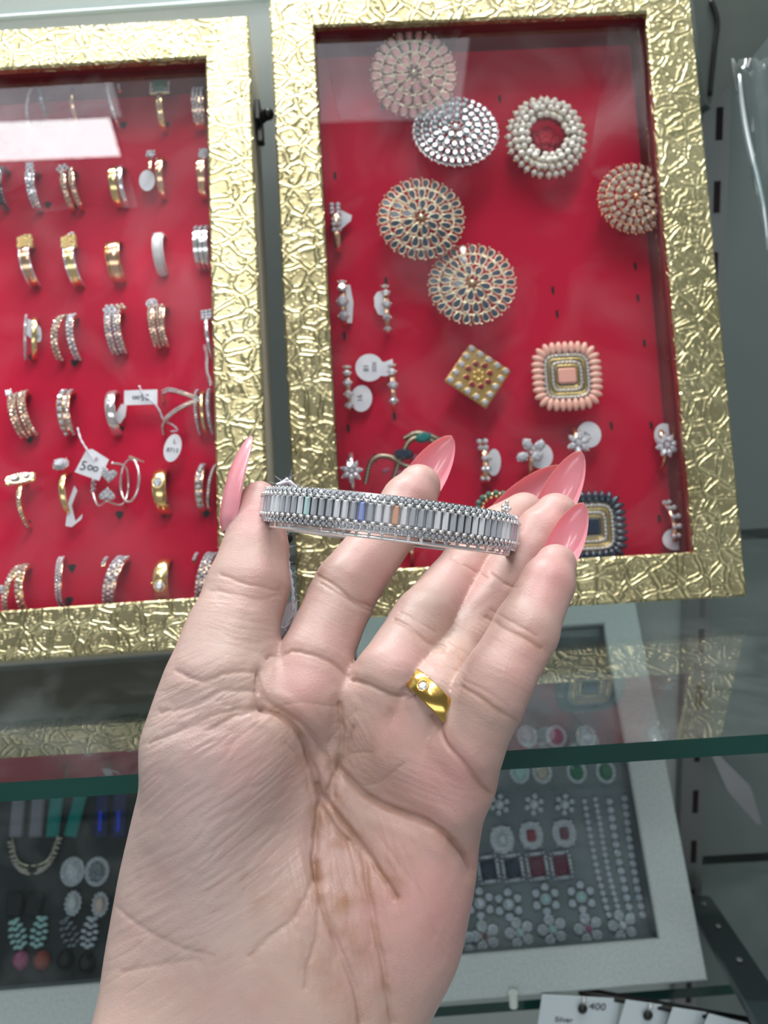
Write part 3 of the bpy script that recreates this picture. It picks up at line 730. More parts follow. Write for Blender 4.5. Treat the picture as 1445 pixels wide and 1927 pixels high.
for h, tl, nm in ((2.42, .3, 1), (-2.42, -.3, -1)):
    m = MB()
    for i, S in enumerate(stations(NB, 0, .25, h, 0)):
        m.sph((0, 0, .05), (.66, .48, .52), 10, 6, S)
    m.build('prong_row', SILVER, bangle, True)
NPV = 112
for h, r, tl in ((3.5, -.38, .28), (-3.5, -.36, -.28)):
    m = MB()
    for S in stations(NPV, .3, r, h, tl): m.gem((0, 0, .05), .62, h=.35, n=6, M=S)
    m.build('pave_stones', BAG_DARK, bangle)
    m = MB()
    for S in stations(NPV, .8, r+.12, h, tl):
        m.sph((0, .55, .1), .25, 6, 4, S); m.sph((0, -.55, .1), .25, 6, 4, S)
    m.build('pave_beads', SILVER, bangle, True)
# clasp knob at the right end
p = np.array([29.6, 6.0, 6.4]); m = MB()
m.tube([p+[0, 0, -2.4], p], [.5, .5], 8); 
for a in range(5): m.sph(p+np.array([.85*cos(a*1.257), .5*sin(a*1.257), .3+.8*sin(a*1.257)]), .62, 8, 6)
m.sph(p+[0, -.4, 1.9], .6, 8, 6); m.sph(p+[0, -.5, .3], .7, 8, 6)
m.build('clasp_knob', SILVER, bangle, True)

# ------------------------------------------------------------------ thread and tag on the bangle
def fuzz(m, path, n, ln, r, rs):
    path = np.array(path)
    for _ in range(n):
        i = rs.randint(len(path)); d = rs.normal(size=3); d /= np.linalg.norm(d); e = rs.normal(size=3)*.6
        p = path[i]; q = [p, p+d*ln*.5+e*ln*.15, p+d*ln*rs.uniform(.6, 1.1)+e*ln*.4]
        m.tube(crv(q, 3), r, 4)
rs = np.random.RandomState(3); m = MB()
def cw(l): return [c2w(cp(*p)) for p in l]
main = crv(cw([(520, 912, 198), (540, 908, 199), (556, 920, 199.5), (560, 935, 203)]), 6)
loop = crv(cw([(560, 935, 206), (548, 960, 208), (530, 985, 206), (520, 990, 202), (534, 1002, 201), (541, 1030, 205), (543, 1062, 206), (549, 1095, 206), (552, 1128, 206), (548, 1160, 205.5), (534, 1188, 205)]), 7)
o = main[0]
for q in ([(524, 912, 199), (536, 905, 199), (540, 902, 199), (534, 915, 200), (528, 918, 199)], [(530, 918, 199), (545, 906, 199.5), (552, 918, 200), (540, 922, 200)], [(520, 984, 198), (530, 992, 199), (528, 984, 200), (516, 988, 200)]):
    m.tube(crv(cw(q), 5)-o, .45, 6)
for sgn in (0, 1): m.tube(np.array(main)-o+[sgn*.5, 0, 0], .38, 6)
tt = np.arange(len(loop))
for ph in (0, pi): m.tube(np.array(loop)-o+np.stack([np.cos(tt*.9+ph)*.22, tt*0, np.sin(tt*.9+ph)*.22], 1), .26, 6)
fuzz(m, main-o, 46, 3.2, .035, rs); fuzz(m, loop[::1]-o, 60, 2.2, .03, rs)
fuzz(m, np.array(crv(cw([(522, 984, 198), (534, 992, 199)]), 4))-o, 24, 3, .035, rs)
th = m.build('cotton_thread', THREAD, None, True, loc=o)
tag(th, 'fuzzy white cotton thread knotted round the left end of the bangle', 'thread')
# paper tag, gently curved
g0 = c2w(cp(532, 1170, 205.5)); m = MB(); V_, n_ = [], 12
out = [(503, 1142), (517, 1136), (530, 1132), (545, 1130), (559, 1131), (558, 1150), (550, 1178), (538, 1200), (522, 1222), (508, 1234), (503, 1200), (503, 1170)]
def tz(x, y): return 205.5+((x-530)/30)**2*.9-(y-1170)*.004
R1 = [c2w(cp(x, y, tz(x, y)))-g0 for x, y in out]; R2 = [c2w(cp(x, y, tz(x, y)+.25))-g0 for x, y in out]
m.loft([R1, R2]); pt = thing('price_tag', 'blank white paper tag hanging on a thread between thumb and index finger', 'tag', mat4(g0))
m.build('paper', PAPER, pt)
m = MB(); q = crv([(524, 1188), (530, 1180), (534, 1186), (530, 1196), (522, 1204), (520, 1198), (524, 1188)], 4); m.tube([c2w(cp(x, y, 204.6))-g0 for x, y in q], .16, 6); m.build('punched_hole_rim', SILVER, pt, True)

# ------------------------------------------------------------------ finger rings standing in the velvet
RR = 9.6
def arcM(th, x=0.0, r=0.0, R=RR, sq=1.0):
    c, s = cos(th), sin(th)
    return mat4((x, (R+r)*c, (R+r)*s*sq), np.column_stack([(1, 0, 0), (0, s, -c), (0, c, s)]) @ rot('z', 0))
def headM(th, x=0.0, r=0.0, R=RR, sq=1.0):
    """on the band at th, but facing further out of the box"""
    M = arcM(th, x, r, R, sq); M[:3, :3] = arcM(min(th+.75, pi/2) if th < pi/2 else th)[:3, :3]; return M
def _rad(a): return a*pi/180
class Ring:
    def __init__(s, B, px, py, label, spin=0, yaw=0, R=RR, group=None, name='finger_ring', cat='ring', sq=1.0):
        u, v = on_board(B, px, py, VEL+6); s.R, s.sq = R, sq
        M = B @ mat4((u, v, VEL+.05), rot('z', _rad(spin)) @ rot('y', _rad(yaw)))
        s.t = thing(name, label, cat, M, group)
    def band(s, w=3.0, m=GOLD, x=0.0, th=1.1, xf=None, a0=2, a1=178, name='band', dome=.25):
        N = 40; rg = []
        for k in range(N+1):
            t = _rad(a0+(a1-a0)*k/N); xx = x+(xf(t) if xf else 0)
            Q = arcM(t, xx, 0, s.R, s.sq); pr = np.array([(-w/2, 0, -th), (-w/2, 0, -dome), (-w*.28, 0, 0), (w*.28, 0, 0), (w/2, 0, -dome), (w/2, 0, -th)])
            rg.append(pr @ Q[:3, :3].T+Q[:3, 3])
        MB().loft(rg).build(name, m, s.t, 40); return s
    def stones(s, w=2.4, rows=1, r=.75, m=DIAMOND, x=0.0, a0=25, a1=155, xf=None, n=6, name='pave_stones', h=None):
        mb = MB(); L = _rad(a1-a0)*s.R; k = max(1, int(L/(r*2.05)))
        for j in range(rows):
            xo = 0 if rows == 1 else (-w/2+w*j/(rows-1))
            for i in range(k+1):
                t = _rad(a0)+_rad(a1-a0)*(i+(.5 if j % 2 else 0))/(k+.5); xx = x+xo+(xf(t) if xf else 0)
                mb.gem((0, 0, .3), r*1.02, h=h or r*.6, n=n, M=arcM(t, xx, 0, s.R, s.sq))
        mb.build(name, m, s.t); return s
    def prongs(s, w, r=.35, x=0, a0=25, a1=155, n=10, m=SILVER, xf=None):
        mb = MB()
        for i in range(n):
            t = _rad(a0+(a1-a0)*i/(n-1))
            for sg in (-1, 1): mb.sph((sg*w/2, 0, .25), r, 6, 4, arcM(t, x+(xf(t) if xf else 0), 0, s.R, s.sq))
        mb.build('prongs', m, s.t, True); return s
    def solitaire(s, r=2.4, th=40, x=0, m=DIAMOND, metal=SILVER, lift=1.5, halo=0, ry=None, n=8):
        Q = headM(_rad(th), x, lift, s.R, s.sq); o = MB().gem((0, 0, 0), r, ry or r, r*.5, n, M=Q).build('centre_stone', m, s.t)
        mb = MB(); ry = ry or r
        for a in range(4):
            t = pi/4+a*pi/2; p = np.array([r*cos(t)*.98, ry*sin(t)*.98, 0]); mb.tube([p*.45+[0, 0, -lift-.5], p+[0, 0, .3]], .28, 6, M=Q); mb.sph(p+[0, 0, .35], .42, 6, 5, Q)
        mb.build('prong_setting', metal, s.t, True)
        if halo:
            mb = MB()
            for i in range(halo): t = 2*pi*i/halo; mb.gem(((r+.75)*cos(t), (ry+.75)*sin(t), -.2), .62, h=.4, n=6, M=Q)
            mb.build('halo_stones', DIAMOND, s.t)
            MB().tube([((r+.75)*cos(t), (ry+.75)*sin(t), -.7) for t in np.linspace(0, 2*pi, 25)[:-1]], .55, 6, True, Q).build('halo_setting', metal, s.t, True)
        return s
    def cluster(s, pts, r=1.1, th=40, m=DIAMOND, metal=GOLD, lift=.9, x=0, n=6, name='cluster_stones', mr=1.0):
        Q = headM(_rad(th), x, lift, s.R, s.sq); mb, m2 = MB(), MB()
        for p in pts: mb.gem((p[0], p[1], (p[2] if len(p) > 2 else 0)), r, h=r*.6, n=n, M=Q); m2.sph((p[0], p[1], -.6), (r*mr, r*mr, .7), 8, 4, Q)
        mb.build(name, m, s.t); m2.build('cluster_setting', metal, s.t, True); return s
    def flower(s, k=6, L=3.6, W=1.5, th=90, x=0, y=0, m=DIAMOND, metal=ROSE, lift=2.0, cr=1.2, rot0=0, r0=1.2):
        Q = arcM(_rad(th), x, lift, s.R, s.sq) @ mat4((0, y, 0)); leaf = [(cos(t)*1.0, sin(t)*(1-.25*abs(cos(t)))) for t in np.linspace(0, 2*pi, 11)[:-1]]
        leaf = [(max(-1, min(1, a)), b) for a, b in leaf]
        g = MB().gem((0, 0, 0), L/2, W, W*.55, M=None, shape=leaf, table=.5); first = None
        for i in range(k):
            t = rot0+2*pi*i/k; Mi = Q @ mat4(((r0+L/2)*cos(t), (r0+L/2)*sin(t), -.15), rot('z', t) @ rot('y', .18))
            if first is None:
                first = g.build('petal_stone', m, s.t); W_ = Matrix(Mi.tolist()); W_.translation = W_.translation*MM; first.matrix_local = W_
            else: copies(first, s.t, 'petal_stone', [Mi])
        MB().gem((0, 0, .3), cr, h=cr*.5, M=Q).build('centre_stone', m, s.t)
        mb = MB()
        for i in range(k):
            t = rot0+2*pi*i/k; mb.tube([(0, 0, -.8), ((r0+L*.6)*cos(t), (r0+L*.6)*sin(t), -.9)], .45, 6, M=Q); mb.sph(((r0+L)*cos(t), (r0+L)*sin(t), 0), .4, 6, 5, Q)
        mb.sph((0, 0, -.7), 1.2, 8, 6, Q); mb.tube([(0, 0, -lift-.3), (0, 0, -.6)], .7, 8, M=Q)
        mb.build('claw_setting', metal, s.t, True); return s

def L_(px, py, label, **k): return Ring(LM, px, py, label, **k)
def R_(px, py, label, **k): return Ring(RM, px, py, label, **k)
WR = 'finger rings standing in the left box'; 
hexa = [(0, 0, .4)]+[(2*cos(t), 2*sin(t)) for t in np.arange(6)*pi/3]
def text_part(parent, body, size, M, mat=INK, ex=.04):
    c = bpy.data.curves.new('writing', 'FONT'); c.body = body; c.size = size*MM; c.extrude = ex*MM; c.align_x = 'CENTER'; c.align_y = 'CENTER'
    tmp = bpy.data.objects.new('writing', c); COL.objects.link(tmp); dg = bpy.context.evaluated_depsgraph_get(); me = bpy.data.meshes.new_from_object(tmp.evaluated_get(dg))
    bpy.data.objects.remove(tmp); me.materials.clear(); me.materials.append(mat); o = link(bpy.data.objects.new('writing', me)); o.parent = parent
    W = Matrix(np.asarray(M).tolist()); W.translation = W.translation*MM; o.matrix_local = W; return o
def paper_tag(B, px, py, label, poly, n, spin=0, yaw=0, pitch=0, text=None, curl=0, name='price_tag', mat=None, string=None, hole=None):
    """flat or curled paper tag; poly in mm; string = pixel points"""
    u, v = on_board(B, px, py, n); M = B @ mat4((u, v, n), rot('z', _rad(spin)) @ rot('y', _rad(yaw)) @ rot('x', _rad(pitch)))
    t = thing(name, label, 'tag', M); P_ = [(x, y, curl*x*x) for x, y in poly]
    MB().loft([[(x, y, z) for x, y, z in P_], [(x, y, z+.22) for x, y, z in P_]]).build('paper', mat or PAPER, t)
    for tx in (text or []):
        b_, sz, x, y, rz = tx; text_part(t, b_, sz, mat4((x, y, .30+curl*x*x), rot('z', _rad(rz))))
    if hole: MB().tube([(hole[0]+.5*cos(a), hole[1]+.5*sin(a), .3) for a in np.linspace(0, 2*pi, 11)[:-1]], .16, 6, True).build('hole_rim', P('hole_rim', (.45, .2, .3)), t, True)
    if string:
        Mi = np.linalg.inv(M); pts = []
        for (x, y, nn) in string:
            uu, vv = on_board(B, x, y, nn); w_ = B @ np.array([uu, vv, nn, 1]); pts.append((Mi @ w_)[:3])
        c = crv(pts, 6); tt = np.arange(len(c)); m = MB()
        for ph in (0, pi): m.tube(c+np.stack([np.cos(tt*.9+ph)*.2, np.sin(tt*.9+ph)*.2, tt*0], 1), .24, 6)
        m.build('string', THREAD, t, True)
    return t
def disc(rx, ry, n=24): return [(rx*cos(t), ry*sin(t)) for t in np.linspace(0, 2*pi, n+1)[:-1]]
def lobed(r1, d, r2, a=0):
    """figure-eight sticker outline"""
    o = []; 
    for t in np.linspace(-2.4, 2.4, 18): o.append((r1*cos(t), r1*sin(t)))
    for t in np.linspace(pi-2.3, pi+2.3, 14)[::1]: o.append((-d+r2*cos(t), r2*sin(t)))
    return o

# ---- row 1
r = L_(60, 192, 'thin silver crystal bar ring at the top left under the glare', spin=-14); r.band(1.0, SILVER).stones(rows=1, r=.6, a0=15, a1=165)
r = L_(140, 188, 'gold ring with an oval teal stone in the top row'); r.band(1.8, ROSE); r.solitaire(2.6, 45, 0, TEAL, ROSE, 1, ry=3.3)
r = L_(78, 172, 'small dark blue stone ring behind the thin bar ring, top row', R=8); r.band(1.6, GREYST).solitaire(2.0, 50, 0, NAVY, SILVER, .8)
r = L_(217, 190, 'silver ring of two separate slanting crystal strands in the top row', spin=10)
r.band(1.5, SILVER, -1.6, name='left_strand').stones(rows=1, r=.7, x=-1.6, a0=15, a1=150); r.band(1.5, SILVER, 3.2, a0=15, a1=80, name='right_strand').stones(rows=1, r=.7, x=3.2, a0=18, a1=75, name='strand_stones')
r = L_(303, 198, 'gold ring with a square emerald green stone in a crystal halo'); r.band(2.6, YGOLD).stones(rows=1, r=.8, a0=85, a1=140, m=CHAMP)
Q = headM(_rad(42), 0, 2.2); MB().gem((0, 0, 0), 3.2, 3.2, 1.4, 8, .7, Q, shape=[(-.8,-1),(.8,-1),(1,-.8),(1,.8),(.8,1),(-.8,1),(-1,.8),(-1,-.8)]).build('emerald_stone', EMERALD, r.t)
m = MB(); m2 = MB()
for i in range(24):
    s_ = i/24*4; k = int(s_); f = s_-k; a, b = [((-1,-1),(1,-1)),((1,-1),(1,1)),((1,1),(-1,1)),((-1,1),(-1,-1))][k]; x, y = a[0]+(b[0]-a[0])*f, a[1]+(b[1]-a[1])*f; m.gem((x*3.9, y*3.9, 0), .6, h=.4, n=6, M=Q)
m.build('halo_stones', DIAMOND, r.t); MB().bbox((-4.5, -4.5, -1.2), (4.5, 4.5, -.2), .5, Q).build('halo_setting', YGOLD, r.t)
m = MB(); [m.sph((sx_*3, sy_*3, .8), .45, 6, 5, Q) for sx_ in (-1, 1) for sy_ in (-1, 1)]; m.build('prongs', SILVER, r.t, True)
r = L_(374, 195, 'wide rose gold and silver crystal ring at the right end of the top row'); r.band(5.2, ROSE).stones(3.4, 3, .8, a0=20, a1=150)
# ---- row 2
r = L_(2, 345, 'dark ring cut off by the left picture edge, second row'); r.band(3, GREYST).stones(1.5, 2, .7, m=NAVY)
r = L_(62, 348, 'silver ring with a round solitaire over a pave band, second row', spin=5); r.band(3.6, SILVER).stones(2.2, 2, .75, a0=50, a1=160).solitaire(2.0, 36, -.6, halo=0)
r = L_(132, 348, 'twin band champagne crystal ring with a flower cluster, second row', spin=9); r.band(2.4, ROSE, -1.8, name='left_band').band(2.4, ROSE, 1.8, name='right_band').stones(3.6, 2, .8, a0=30, a1=155, m=CHAMP).cluster(hexa, .9, 32, DIAMOND, ROSE, x=-2.2)
r = L_(222, 340, 'plain gold and silver double band ring in the second row', spin=4); r.band(3.2, YGOLD, -1.6, name='left_band').band(2.0, SILVER, 1.6, name='right_band')
r = L_(297, 325, 'rose gold open ring with a loose round solitaire and white size sticker beside it'); r.band(2.8, ROSE, 1.2); r.band(1.4, ROSE, -2.6, a0=18, a1=90, name='solitaire_arm').solitaire(2.3, 28, -3.2)
paper_tag(LM, 277, 340, 'oval white size sticker on the open solitaire ring in the second row', disc(3.6, 5.0), VEL+5, 8, -10)
r = L_(380, 325, 'rose gold ring with an oval clear stone at the right end of the second row'); r.band(3.4, ROSE).solitaire(2.8, 30, 1.0, ry=3.2)
# ---- row 3
nug = [(x, y, .5*((x*7+y*3) % 1.5)) for x in (-2.4, -.8, .8, 2.4) for y in (-2, -.4, 1.2, 2.6)]
for px, lb, mm_ in ((52, 'yellow gold nugget-top ring, first of the two in the third row', YGOLD), (135, 'yellow gold nugget-top ring with a silver tip, second of the two in the third row', YGOLD)):
    r = L_(px, 490, lb, spin=9); r.band(4.2, ROSE if px < 100 else YGOLD).cluster(nug, 1.25, 36, mm_, mm_, .6, name='nugget_top'); r.band(.7, SILVER, -1.9, th=.5, dome=-.2, name='edge_line'); r.band(.7, SILVER, 1.9, th=.5, dome=-.2, name='edge_line')
    if px > 100: r.cluster([(.5, 3.8), (1.8, 4.2)], 1.0, 36, DIAMOND, SILVER)
r = L_(215, 483, 'broad polished bronze gold band ring in the third row', spin=5); r.band(5.8, ROSE, dome=.6); r.band(.5, GOLD, -2.2, th=.4, dome=-.2, name='edge_line'); r.band(.5, GOLD, 2.2, th=.4, dome=-.2, name='edge_line')
r = L_(299, 468, 'white enamel ring in the third row', spin=2); r.band(4.6, WHITEM, dome=1.3, xf=lambda t: 0); r.band(4.7, SILVER, a0=38, a1=44, th=1.4, name='collar')
r = L_(379, 458, 'silver ring of three grooved crystal rows at the right end of the third row'); r.band(6, SILVER).stones(4.4, 3, .7, a0=10, a1=60).band(.5, GREYST, -1, th=.3, dome=-.25, name='groove').band(.5, GREYST, 1, th=.3, dome=-.25, name='groove')
# ---- row 4
r = L_(46, 628, 'thin silver crystal hoop crossed with a gold hoop in the fourth row', yaw=22); r.band(1.2, SILVER, -1.8, name='crystal_hoop').stones(rows=1, r=.55, x=-1.8, a0=5, a1=170); r.band(2.0, YGOLD, 1.6, name='gold_hoop', th=.8)
paper_tag(LM, 62, 622, 'white lobed size sticker hanging from the crossed hoops in the fourth row', [(3.2*cos(t)*(1-.35*abs(sin(t))), 6*sin(t)) for t in np.linspace(0, 2*pi, 25)[:-1]], VEL+3.5, 28, 12, text=[('80', 2.0, .2, -3.4, -60)])
r = L_(125, 628, 'rose gold open ring of two leaning crystal ropes in the fourth row', spin=4)
r.band(2.6, ROSE, -2.4, xf=lambda t: 1.8*cos(t)-1*sin(t), name='left_rope').stones(1.4, 2, .85, x=-2.4, a0=12, a1=165, xf=lambda t: 1.8*cos(t)-1*sin(t), m=CHAMP)
r.band(2.6, ROSE, 2.6, name='right_rope').stones(1.4, 2, .85, x=2.6, a0=18, a1=172, name='rope_stones')
r = L_(216, 618, 'wide split crystal ring with a double round cluster in the fourth row', spin=5); r.band(2.6, ROSE, -1.8, name='left_band').band(2.8, ROSE, 1.8, name='right_band').stones(5, 4, .75, a0=40, a1=165).cluster(hexa, 1.0, 32, DIAMOND, SILVER, x=-1.6).cluster(hexa[:5], .9, 25, CHAMP, ROSE, x=2.2)
r = L_(297, 608, 'champagne ring with a round halo cluster leaning left in the fourth row', spin=5); r.band(2.6, ROSE, -1.6, name='left_band').band(2.6, ROSE, 2.2, name='right_band', xf=lambda t: .8*cos(t)).stones(5, 4, .7, a0=35, a1=160, m=CHAMP).solitaire(1.3, 30, -1.8, halo=10)
r = L_(392, 628, 'silver square-topped ring half hidden by the frame edge in the fourth row', spin=4); r.band(1.6, SILVER); r.cluster([(x, y) for x in (-1.6, 0, 1.6) for y in (-1.6, 0, 1.6)], .9, 36, DIAMOND, SILVER)
u0, v0 = on_board(LM, 386, 655, VEL); m = MB(); t_ = thing('pendant_chain', 'fine silver chain hanging down beside the frame in the left box', 'chain', LM @ mat4((u0, v0, VEL+1.2)))
for i in range(16):
    c = np.array([.4*sin(i*.5)+i*.12, -i*1.1, 0]); m.tube([c+[.5*cos(a), .8*sin(a), .2*(i % 2)] for a in np.linspace(0, 2*pi, 9)[:-1]], .18, 5, True)
m.build('links', SILVER, t_, True)
# ---- row 5
r = L_(40, 775, 'wide rose gold crystal crossover ring, first in the fifth row', spin=12); r.band(3.0, ROSE, -2.0, name='left_band').band(3.2, ROSE, 1.8, name='right_band').stones(5.8, 4, .8, a0=15, a1=165, m=CHAMP).solitaire(1.5, 38, -3.0)
r = L_(124, 772, 'rose gold ring with a row of square lilac crystals in the fifth row', spin=3); r.band(5.0, ROSE).stones(0, 1, 1.3, m=PALE if 0 else DIAMOND, x=-1.1, a0=15, a1=165, n=4).stones(0, 1, .7, x=1.7, a0=15, a1=165, name='side_stones')
r = L_(211, 770, 'plain polished silver band ring in the fifth row', spin=4); r.band(3.8, SILVER, dome=.5, th=1.3); MB().tube([(.6*cos(a), .6*sin(a), .1) for a in np.linspace(0, 2*pi, 12)[:-1]], .15, 5, True, arcM(_rad(80))).build('screw_mark', GREYST, r.t, True)
paper_tag(LM, 228, 778, 'small white paper slip tucked inside the plain silver ring', [(-1.6, -4), (.6, -4.4), (2, -1), (1.6, 3.4), (-.6, 4), (-2, 0)], VEL+3, -12)
paper_tag(LM, 265, 748, 'white rectangular tag with upside-down handwriting beside the plain silver ring', [(-6.6, -3), (6.6, -3.2), (6.6, 3), (-6.6, 3.2)], VEL+8, -1, text=[('25\u221e', 3.6, 0, 0, 180)],
          string=[(262, 726, VEL+9), (270, 742, VEL+9), (288, 756, VEL+9), (300, 772, VEL+8), (308, 790, VEL+6), (326, 800, VEL+6), (334, 810, VEL+5), (322, 812, VEL+4)])
# open V ring
u0, v0 = on_board(LM, 340, 762, VEL+7); t_ = thing('finger_ring', 'rose gold crystal ring shaped like a sideways V in the fifth row', 'ring', LM @ mat4((u0, v0, VEL)))
arms = [[(-8, 6.6, 4), (-4, 6.2, 7.5), (2, 3.6, 9.5), (8, 1.2, 8)], [(8, 1.2, 8), (2, -1.6, 9.5), (-4, -4.4, 7.8), (-7.5, -7, 5), (-8.2, -10, 1.5)]]
for k, a in enumerate(arms):
    c = crv(a, 8); MB().tube(c, 1.0, 8).build('arm', ROSE, t_, True); m = MB()
    for q in c[1:-1]:
        for dy in (-.55, .55): m.gem((q[0], q[1]+dy, q[2]+.85), .48, h=.35, n=6)
    m.build('arm_stones', DIAMOND, t_)
m = MB(); m.tube(crv([(-8, 6.6, 4), (-8.6, 4, .6)], 5), .8, 8); m.tube(crv([(8, 1.2, 8), (9.5, 1, 4), (9.6, 1, .4)], 5), .9, 8); m.build('shank', ROSE, t_, True)
r = L_(383, 770, 'stack of three thin gold and crystal bands at the right end of the fifth row', spin=2)
for x, mt in ((-2.6, ROSE), (-.2, YGOLD), (2.4, SILVER)): r.band(1.5, mt, x, name='thin_band')
r.stones(0, 1, .6, x=-2.6, a0=15, a1=165).stones(0, 1, .6, x=2.4, a0=15, a1=165, name='third_band_stones')
# ---- row 6
r = L_(42, 945, 'gold ring with a flat oblong crystal top at the left of the sixth row', spin=6); r.band(1.8, YGOLD).stones(0, 1, .65, a0=70, a1=165, m=CHAMP)
Q = headM(_rad(34), 0, 2.0); MB().bbox((-5.8, -2.2, -1.0), (5.8, 2.2, 0), .5, Q).build('crystal_tray', YGOLD, r.t); m = MB()
for i in range(26): a = 2*pi*i/26; m.gem((5.2*cos(a), 1.9*sin(a), 0), .55, h=.5, n=6, M=Q)
m.build('tray_stones', CHAMP, r.t); MB().gem((-1.8, .2, .3), 2.2, 1.4, 1.1, 8, M=Q).gem((2.6, .6, .3), 1.4, 1.1, .9, 8, M=Q).build('marquise_stone', DIAMOND, r.t)
r = L_(122, 925, 'gold solitaire ring with a big clear stone in the sixth row', spin=4); r.band(2.2, YGOLD); r.solitaire(3.5, 28, -1, lift=3.2, metal=ROSE, ry=3.0)
paper_tag(LM, 131, 952, 'folded white paper strip looped round the big solitaire ring', [(-1.4, -8), (1.0, -8.6), (4.8, -5.6), (5.2, -3.6), (2.4, -6.4), (.8, 0), (3, 6), (1.8, 8), (-.6, 1)], VEL+4, 0)
paper_tag(LM, 174, 874, 'white square tag handwritten with a five, tied to the lilac crystal ring', [(-5.0, -5.4), (5.4, -5.0), (5.2, 4.2), (-2.8, 5.6), (-4.8, 4.4)], VEL+8, -26, text=[('5\u221e', 5.4, -.4, -1.6, 8)], hole=(.6, 2.6),
          string=[(146, 805, VEL+5), (152, 826, VEL+8), (163, 845, VEL+9), (178, 866, VEL+9)])
u0, v0 = on_board(LM, 210, 915, VEL+6); t_ = thing('finger_ring', 'open silver ring with two facing crystal hearts in the sixth row', 'ring', LM @ mat4((u0, v0, VEL), rot('z', -.1)))
def heart(s=1.0, n=26): return [(s*.0625*16*sin(t)**3, s*.0625*(13*cos(t)-5*cos(2*t)-2*cos(3*t)-cos(4*t))) for t in np.linspace(0, 2*pi, n+1)[:-1]]
for dy, fl in ((3.4, 1), (-4.2, -1)):
    m = MB().prism([(x, y*fl) for x, y in heart(3.0)][::fl], 9.2, 10.2, mat4((0, dy, 0))); m.build('heart_plate', SILVER, t_)
    m = MB(); [m.gem((x, y*fl+dy, 10.2), .5, h=.4, n=6) for x, y in heart(2.1, 12)]; [m.gem((x, y*fl+dy, 10.2), .5, h=.4, n=6) for x, y in heart(1.1, 6)]; m.build('heart_stones', DIAMOND, t_)
m = MB(); m.tube(crv([(-1, 5.5, 9.4), (-6, 7.5, 6), (-8.8, 1, 3), (-5, -7.6, 5), (0, -6.6, 9.4)], 8), .55, 8); m.tube(crv([(0, 8.6, 9), (4.5, 8, 5), (5, 0, 1), (4, -7, 4), (0, -6.6, 9.2)], 8), .5, 8); m.build('wire_band', SILVER, t_, True)
m = MB(); [m.gem((-8.4+.9*(i % 2), -1.6+.9*i, 3.8), .7, h=.5, n=6) for i in range(6)]; m.build('side_stones', DIAMOND, t_)
u0, v0 = on_board(LM, 245, 905, VEL+5); t_ = thing('finger_ring', 'thin silver oval hoop ring with a crystal leaf tip in the sixth row', 'ring', LM @ mat4((u0, v0, VEL+.6)))
m = MB(); m.tube([(4.6*cos(a), 8.6*sin(a), 5+3*cos(a)) for a in np.linspace(0, 2*pi, 49)[:-1]], .55, 8, True); m.build('hoop', SILVER, t_, True)
m = MB(); [m.gem((1.2+1.0*i, 8.6-.45*i, 8.2), .75-.05*i, h=.5, n=6) for i in range(6)]; m.build('leaf_stones', CHAMP, t_)
r = L_(302, 920, 'broad yellow gold band ring with one flush round stone, sixth row, under an oval tag', spin=3); r.band(5.4, YGOLD, dome=.9, th=1.4); Q = arcM(_rad(80), 0, .1); m = MB(); m.tube([(2*cos(a), 2.3*sin(a), 0) for a in np.linspace(0, 2*pi, 21)[:-1]], .35, 6, True, Q); m.build('bezel', YGOLD, r.t, True); MB().gem((0, 0, 0), 1.8, 2.1, .8, 8, M=Q).build('flush_stone', DIAMOND, r.t)
paper_tag(LM, 325, 843, 'white oval tag printed L 8713 on the broad gold ring', disc(3.4, 5.8), VEL+7, -14, text=[('L', 2.6, .3, 2.6, 5), ('8713', 2.4, .2, -1.0, 5)])
r = L_(385, 915, 'rose gold crossover ring with a column of large crystals, right end of the sixth row', spin=-3); r.band(3.2, ROSE, -1.6, name='left_band').stones(0, 1, 1.25, x=-1.6, a0=10, a1=150).band(1.6, ROSE, 2.6, xf=lambda t: 1.2*cos(t), name='crossing_band').stones(0, 1, .6, x=2.6, a0=25, a1=150, xf=lambda t: 1.2*cos(t), name='crossing_stones')
# ---- row 7
r = L_(32, 1108, 'gold zigzag crystal ring with a round stone hanging left, bottom row', spin=2)
r.band(2.2, YGOLD, -2.4, xf=lambda t: 2.6*cos(t), a0=20, a1=150, name='left_arm').stones(1, 2, .8, x=-2.4, a0=20, a1=140, xf=lambda t: 2.6*cos(t), m=CHAMP)
r.band(2.8, YGOLD, 2.2, name='right_arm').stones(1.6, 2, .95, x=2.2, a0=15, a1=165, m=CHAMP, name='arm_stones', n=4).solitaire(1.9, 92, -4.8, lift=.6)
r = L_(113, 1092, 'slim wavy rose gold crystal band in the bottom row', spin=2); r.band(2.6, ROSE, xf=lambda t: .7*sin(2*t-1.2), th=.9).stones(1.2, 2, .62, a0=12, a1=165, xf=lambda t: .7*sin(2*t-1.2))
r = L_(214, 1092, 'silver fan ring of baguette crystals with a side leaf, bottom row', spin=-6); r.band(4.8, ROSE, xf=lambda t: 1.6*cos(t), name='band').stones(3.0, 3, .95, a0=10, a1=160, xf=lambda t: 1.6*cos(t), n=4); r.band(1.8, ROSE, -4.2, a0=25, a1=58, name='side_leaf').stones(0, 1, .85, x=-4.2, a0=27, a1=56, name='leaf_stones')
r = L_(305, 1092, 'satin gold band ring with a low flush stone in the bottom row', spin=0); r.band(5.6, YGOLD, dome=.9, th=1.4); Q = arcM(_rad(105), -.2, .1); m = MB(); m.tube([(2*cos(a), 2.1*sin(a), 0) for a in np.linspace(0, 2*pi, 21)[:-1]], .3, 6, True, Q); m.sph((-2.6, 1.2, .2), .55, 8, 6, Q); m.build('bezel', YGOLD, r.t, True); MB().gem((0, 0, 0), 1.8, 1.9, .8, 8, M=Q).build('flush_stone', DIAMOND, r.t)
